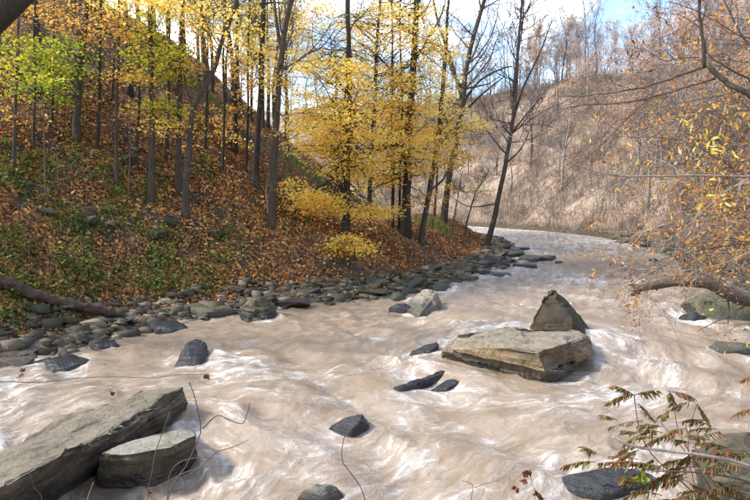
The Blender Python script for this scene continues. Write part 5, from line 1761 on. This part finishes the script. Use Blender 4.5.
# ------------------------------------------------------------------ bare twigs in the foreground
def twig_plant(name, label, paths, y, mat='twig', w=.008, x0=None, leaves=()):
    a, b = paths[0][-1]
    q = Q(a, b, y)
    x0 = q[0] if x0 is None else x0
    g = np.array([x0, y - .15, 0.0]); g[2] = float(hz(g[0], g[1]))
    root = empty(name, tuple(g), label, 'twig')
    for k, pth in enumerate(paths):
        pts = [Q(c, d, y + .03 * j) for j, (c, d) in enumerate(pth)]
        if pth[-1][1] >= 494:
            e = pts[-1]
            pts.append(np.array([e[0] * .6 + g[0] * .4, y - .05, (e[2] + g[2]) / 2 + .1]))
            pts.append(g - np.array([0, 0, .05]))
        m = 24
        pts = smooth_path(pts, m) - g
        tb = Tubes()
        tb.add(pts + np.cumsum(r.normal(size=pts.shape), 0) * .0015, np.linspace(w * .45, w, m) * .5 * (1 if k == 0 else .75), 6, .16, k)
        link('stem', tb.mesh('stem'), M[mat], root)
    for (c, d, ss) in leaves:
        p, s, nn = sprays([Q(c, d, y) - g], r, 5, ss * .25, ss)
        nn[:, 2] *= .3
        link('dead_leaf', leaf_mesh('dead_leaf', p, s, nn, 2.0), M['leaf_dead'], root)['kind'] = 'stuff'
    return root


twig_plant('bare_twig', 'tall dark forked twig standing in front of the square block', [
    [(189, 382), (194, 394), (197, 408), (201, 429), (195, 446), (186, 466), (169, 496)], [(250, 403), (247, 415), (242, 424), (228, 420), (217, 416), (202, 428)], [(248, 440), (232, 447), (217, 452), (204, 464), (190, 474)],
    [(234, 466), (205, 467), (186, 472), (160, 486), (136, 497)], [(212, 458), (196, 458), (180, 463), (170, 475), (168, 496)]], 3.6, w=.013, leaves=[(150, 492, .03)])
twig_plant('bare_twig', 'thin straight twig crossing the pale top of the square block', [[(170, 412), (163, 430), (155, 452), (150, 478), (147, 497)]], 3.5, 'twig', w=.010)
twig_plant('bare_twig', 'single crooked brown twig rising from below the near rapids', [[(346, 434), (343, 442), (342, 462), (352, 475), (364, 498)]], 3.5, w=.011)
twig_plant('bare_twig', 'short bent black twig on the edge of the long slab', [[(29, 472), (32, 480), (34, 488), (42, 498)]], 3.6, w=.009)
twig_plant('bare_twig', 'low forked twig with red leaves left of the sumac', [[(462, 481), (473, 486), (471, 500)], [(500, 480), (485, 483), (473, 486)], [(513, 482), (528, 468), (531, 480), (534, 500)]], 3.6, w=.008, leaves=[(528, 474, .05), (524, 482, .04), (515, 488, .05), (536, 494, .04), (540, 498, .05)])
twig_plant('bare_twig', 'pale thin twig leaning against the base of the square block', [[(93, 482), (90, 490), (87, 499)]], 3.6, 'twig_pale', w=.009)
# long twig with curled leaves from a sapling off to the left
ag = np.array([-3.75, 3.35, 0.0]); ag[2] = float(hz(ag[0], ag[1]))
aroot = empty('reaching_sapling', tuple(ag), 'thin sapling sending one long twig with curled leaves over the rapids', 'sapling')
tb = Tubes()
at = smooth_path([ag - np.array([0, 0, .1]), ag + np.array([0, .05, .8]), ag + np.array([.05, .1, 1.8]), ag + np.array([.0, .1, 2.6])], 16) - ag
tb.add(at, np.linspace(.03, .008, 16) * .5, 6, .1)
link('trunk', tb.mesh('trunk'), M['twig'], aroot)
for pth, w in (([(-60, 386), (0, 382), (40, 382), (70, 379), (110, 377), (150, 378), (180, 375), (207, 375)], .009), ([(-60, 405), (0, 402), (20, 393), (45, 383), (80, 370)], .004), ([(-30, 410), (0, 403), (8, 408), (16, 416)], .004)):
    pts = smooth_path([at[8] + ag] + [Q(a, b, 4.1) for a, b in pth], 34) - ag
    tb = Tubes()
    tb.add(pts + np.cumsum(r.normal(size=pts.shape), 0) * .001, np.linspace(w, w * .4, 34) * .5, 5, .1)
    link('branch', tb.mesh('branch'), M['twig'], aroot)
for (c, d) in ((23, 370), (112, 393), (21, 375), (207, 376)):
    p, s, nn = sprays([Q(c, d, 4.1) - ag], r, 4, .012, .035)
    nn[:, 2] *= .2
    link('dead_leaf', leaf_mesh('dead_leaf', p, s, nn, 2.5), M['leaf_dead'], aroot)['kind'] = 'stuff'
# dark bough in the top left corner, from a tree that leans out of the left bank
cg = np.array([-11.8, 11.2, 0.0]); cg[2] = float(hz(cg[0], cg[1]))
croot = empty('leaning_bank_tree', tuple(cg), 'thick dark leaning tree whose bough crosses above the left slope', 'tree')
tb = Tubes()
cp = smooth_path([cg - np.array([0, 0, .3]), cg, cg + np.array([.6, 0, 2.0]), Q(-70, 70, 11.0), Q(-20, 30, 11.0), Q(10, 4, 11.0), Q(45, -30, 11.1), Q(90, -90, 11.3)], 30) - cg
tb.add(cp, np.linspace(.34, .18, 30), 12, .14, 2)
link('trunk', tb.mesh('trunk'), M['bark_dark'], croot)
tb = Tubes()
for k in range(7):
    grow(tb, r, cp[r.integers(20, 29)], np.array([r.normal(), r.normal(), 1.0]), 2.2, .05, 1, 3)
link('crown', tb.mesh('crown'), M['bark_dark'], croot)
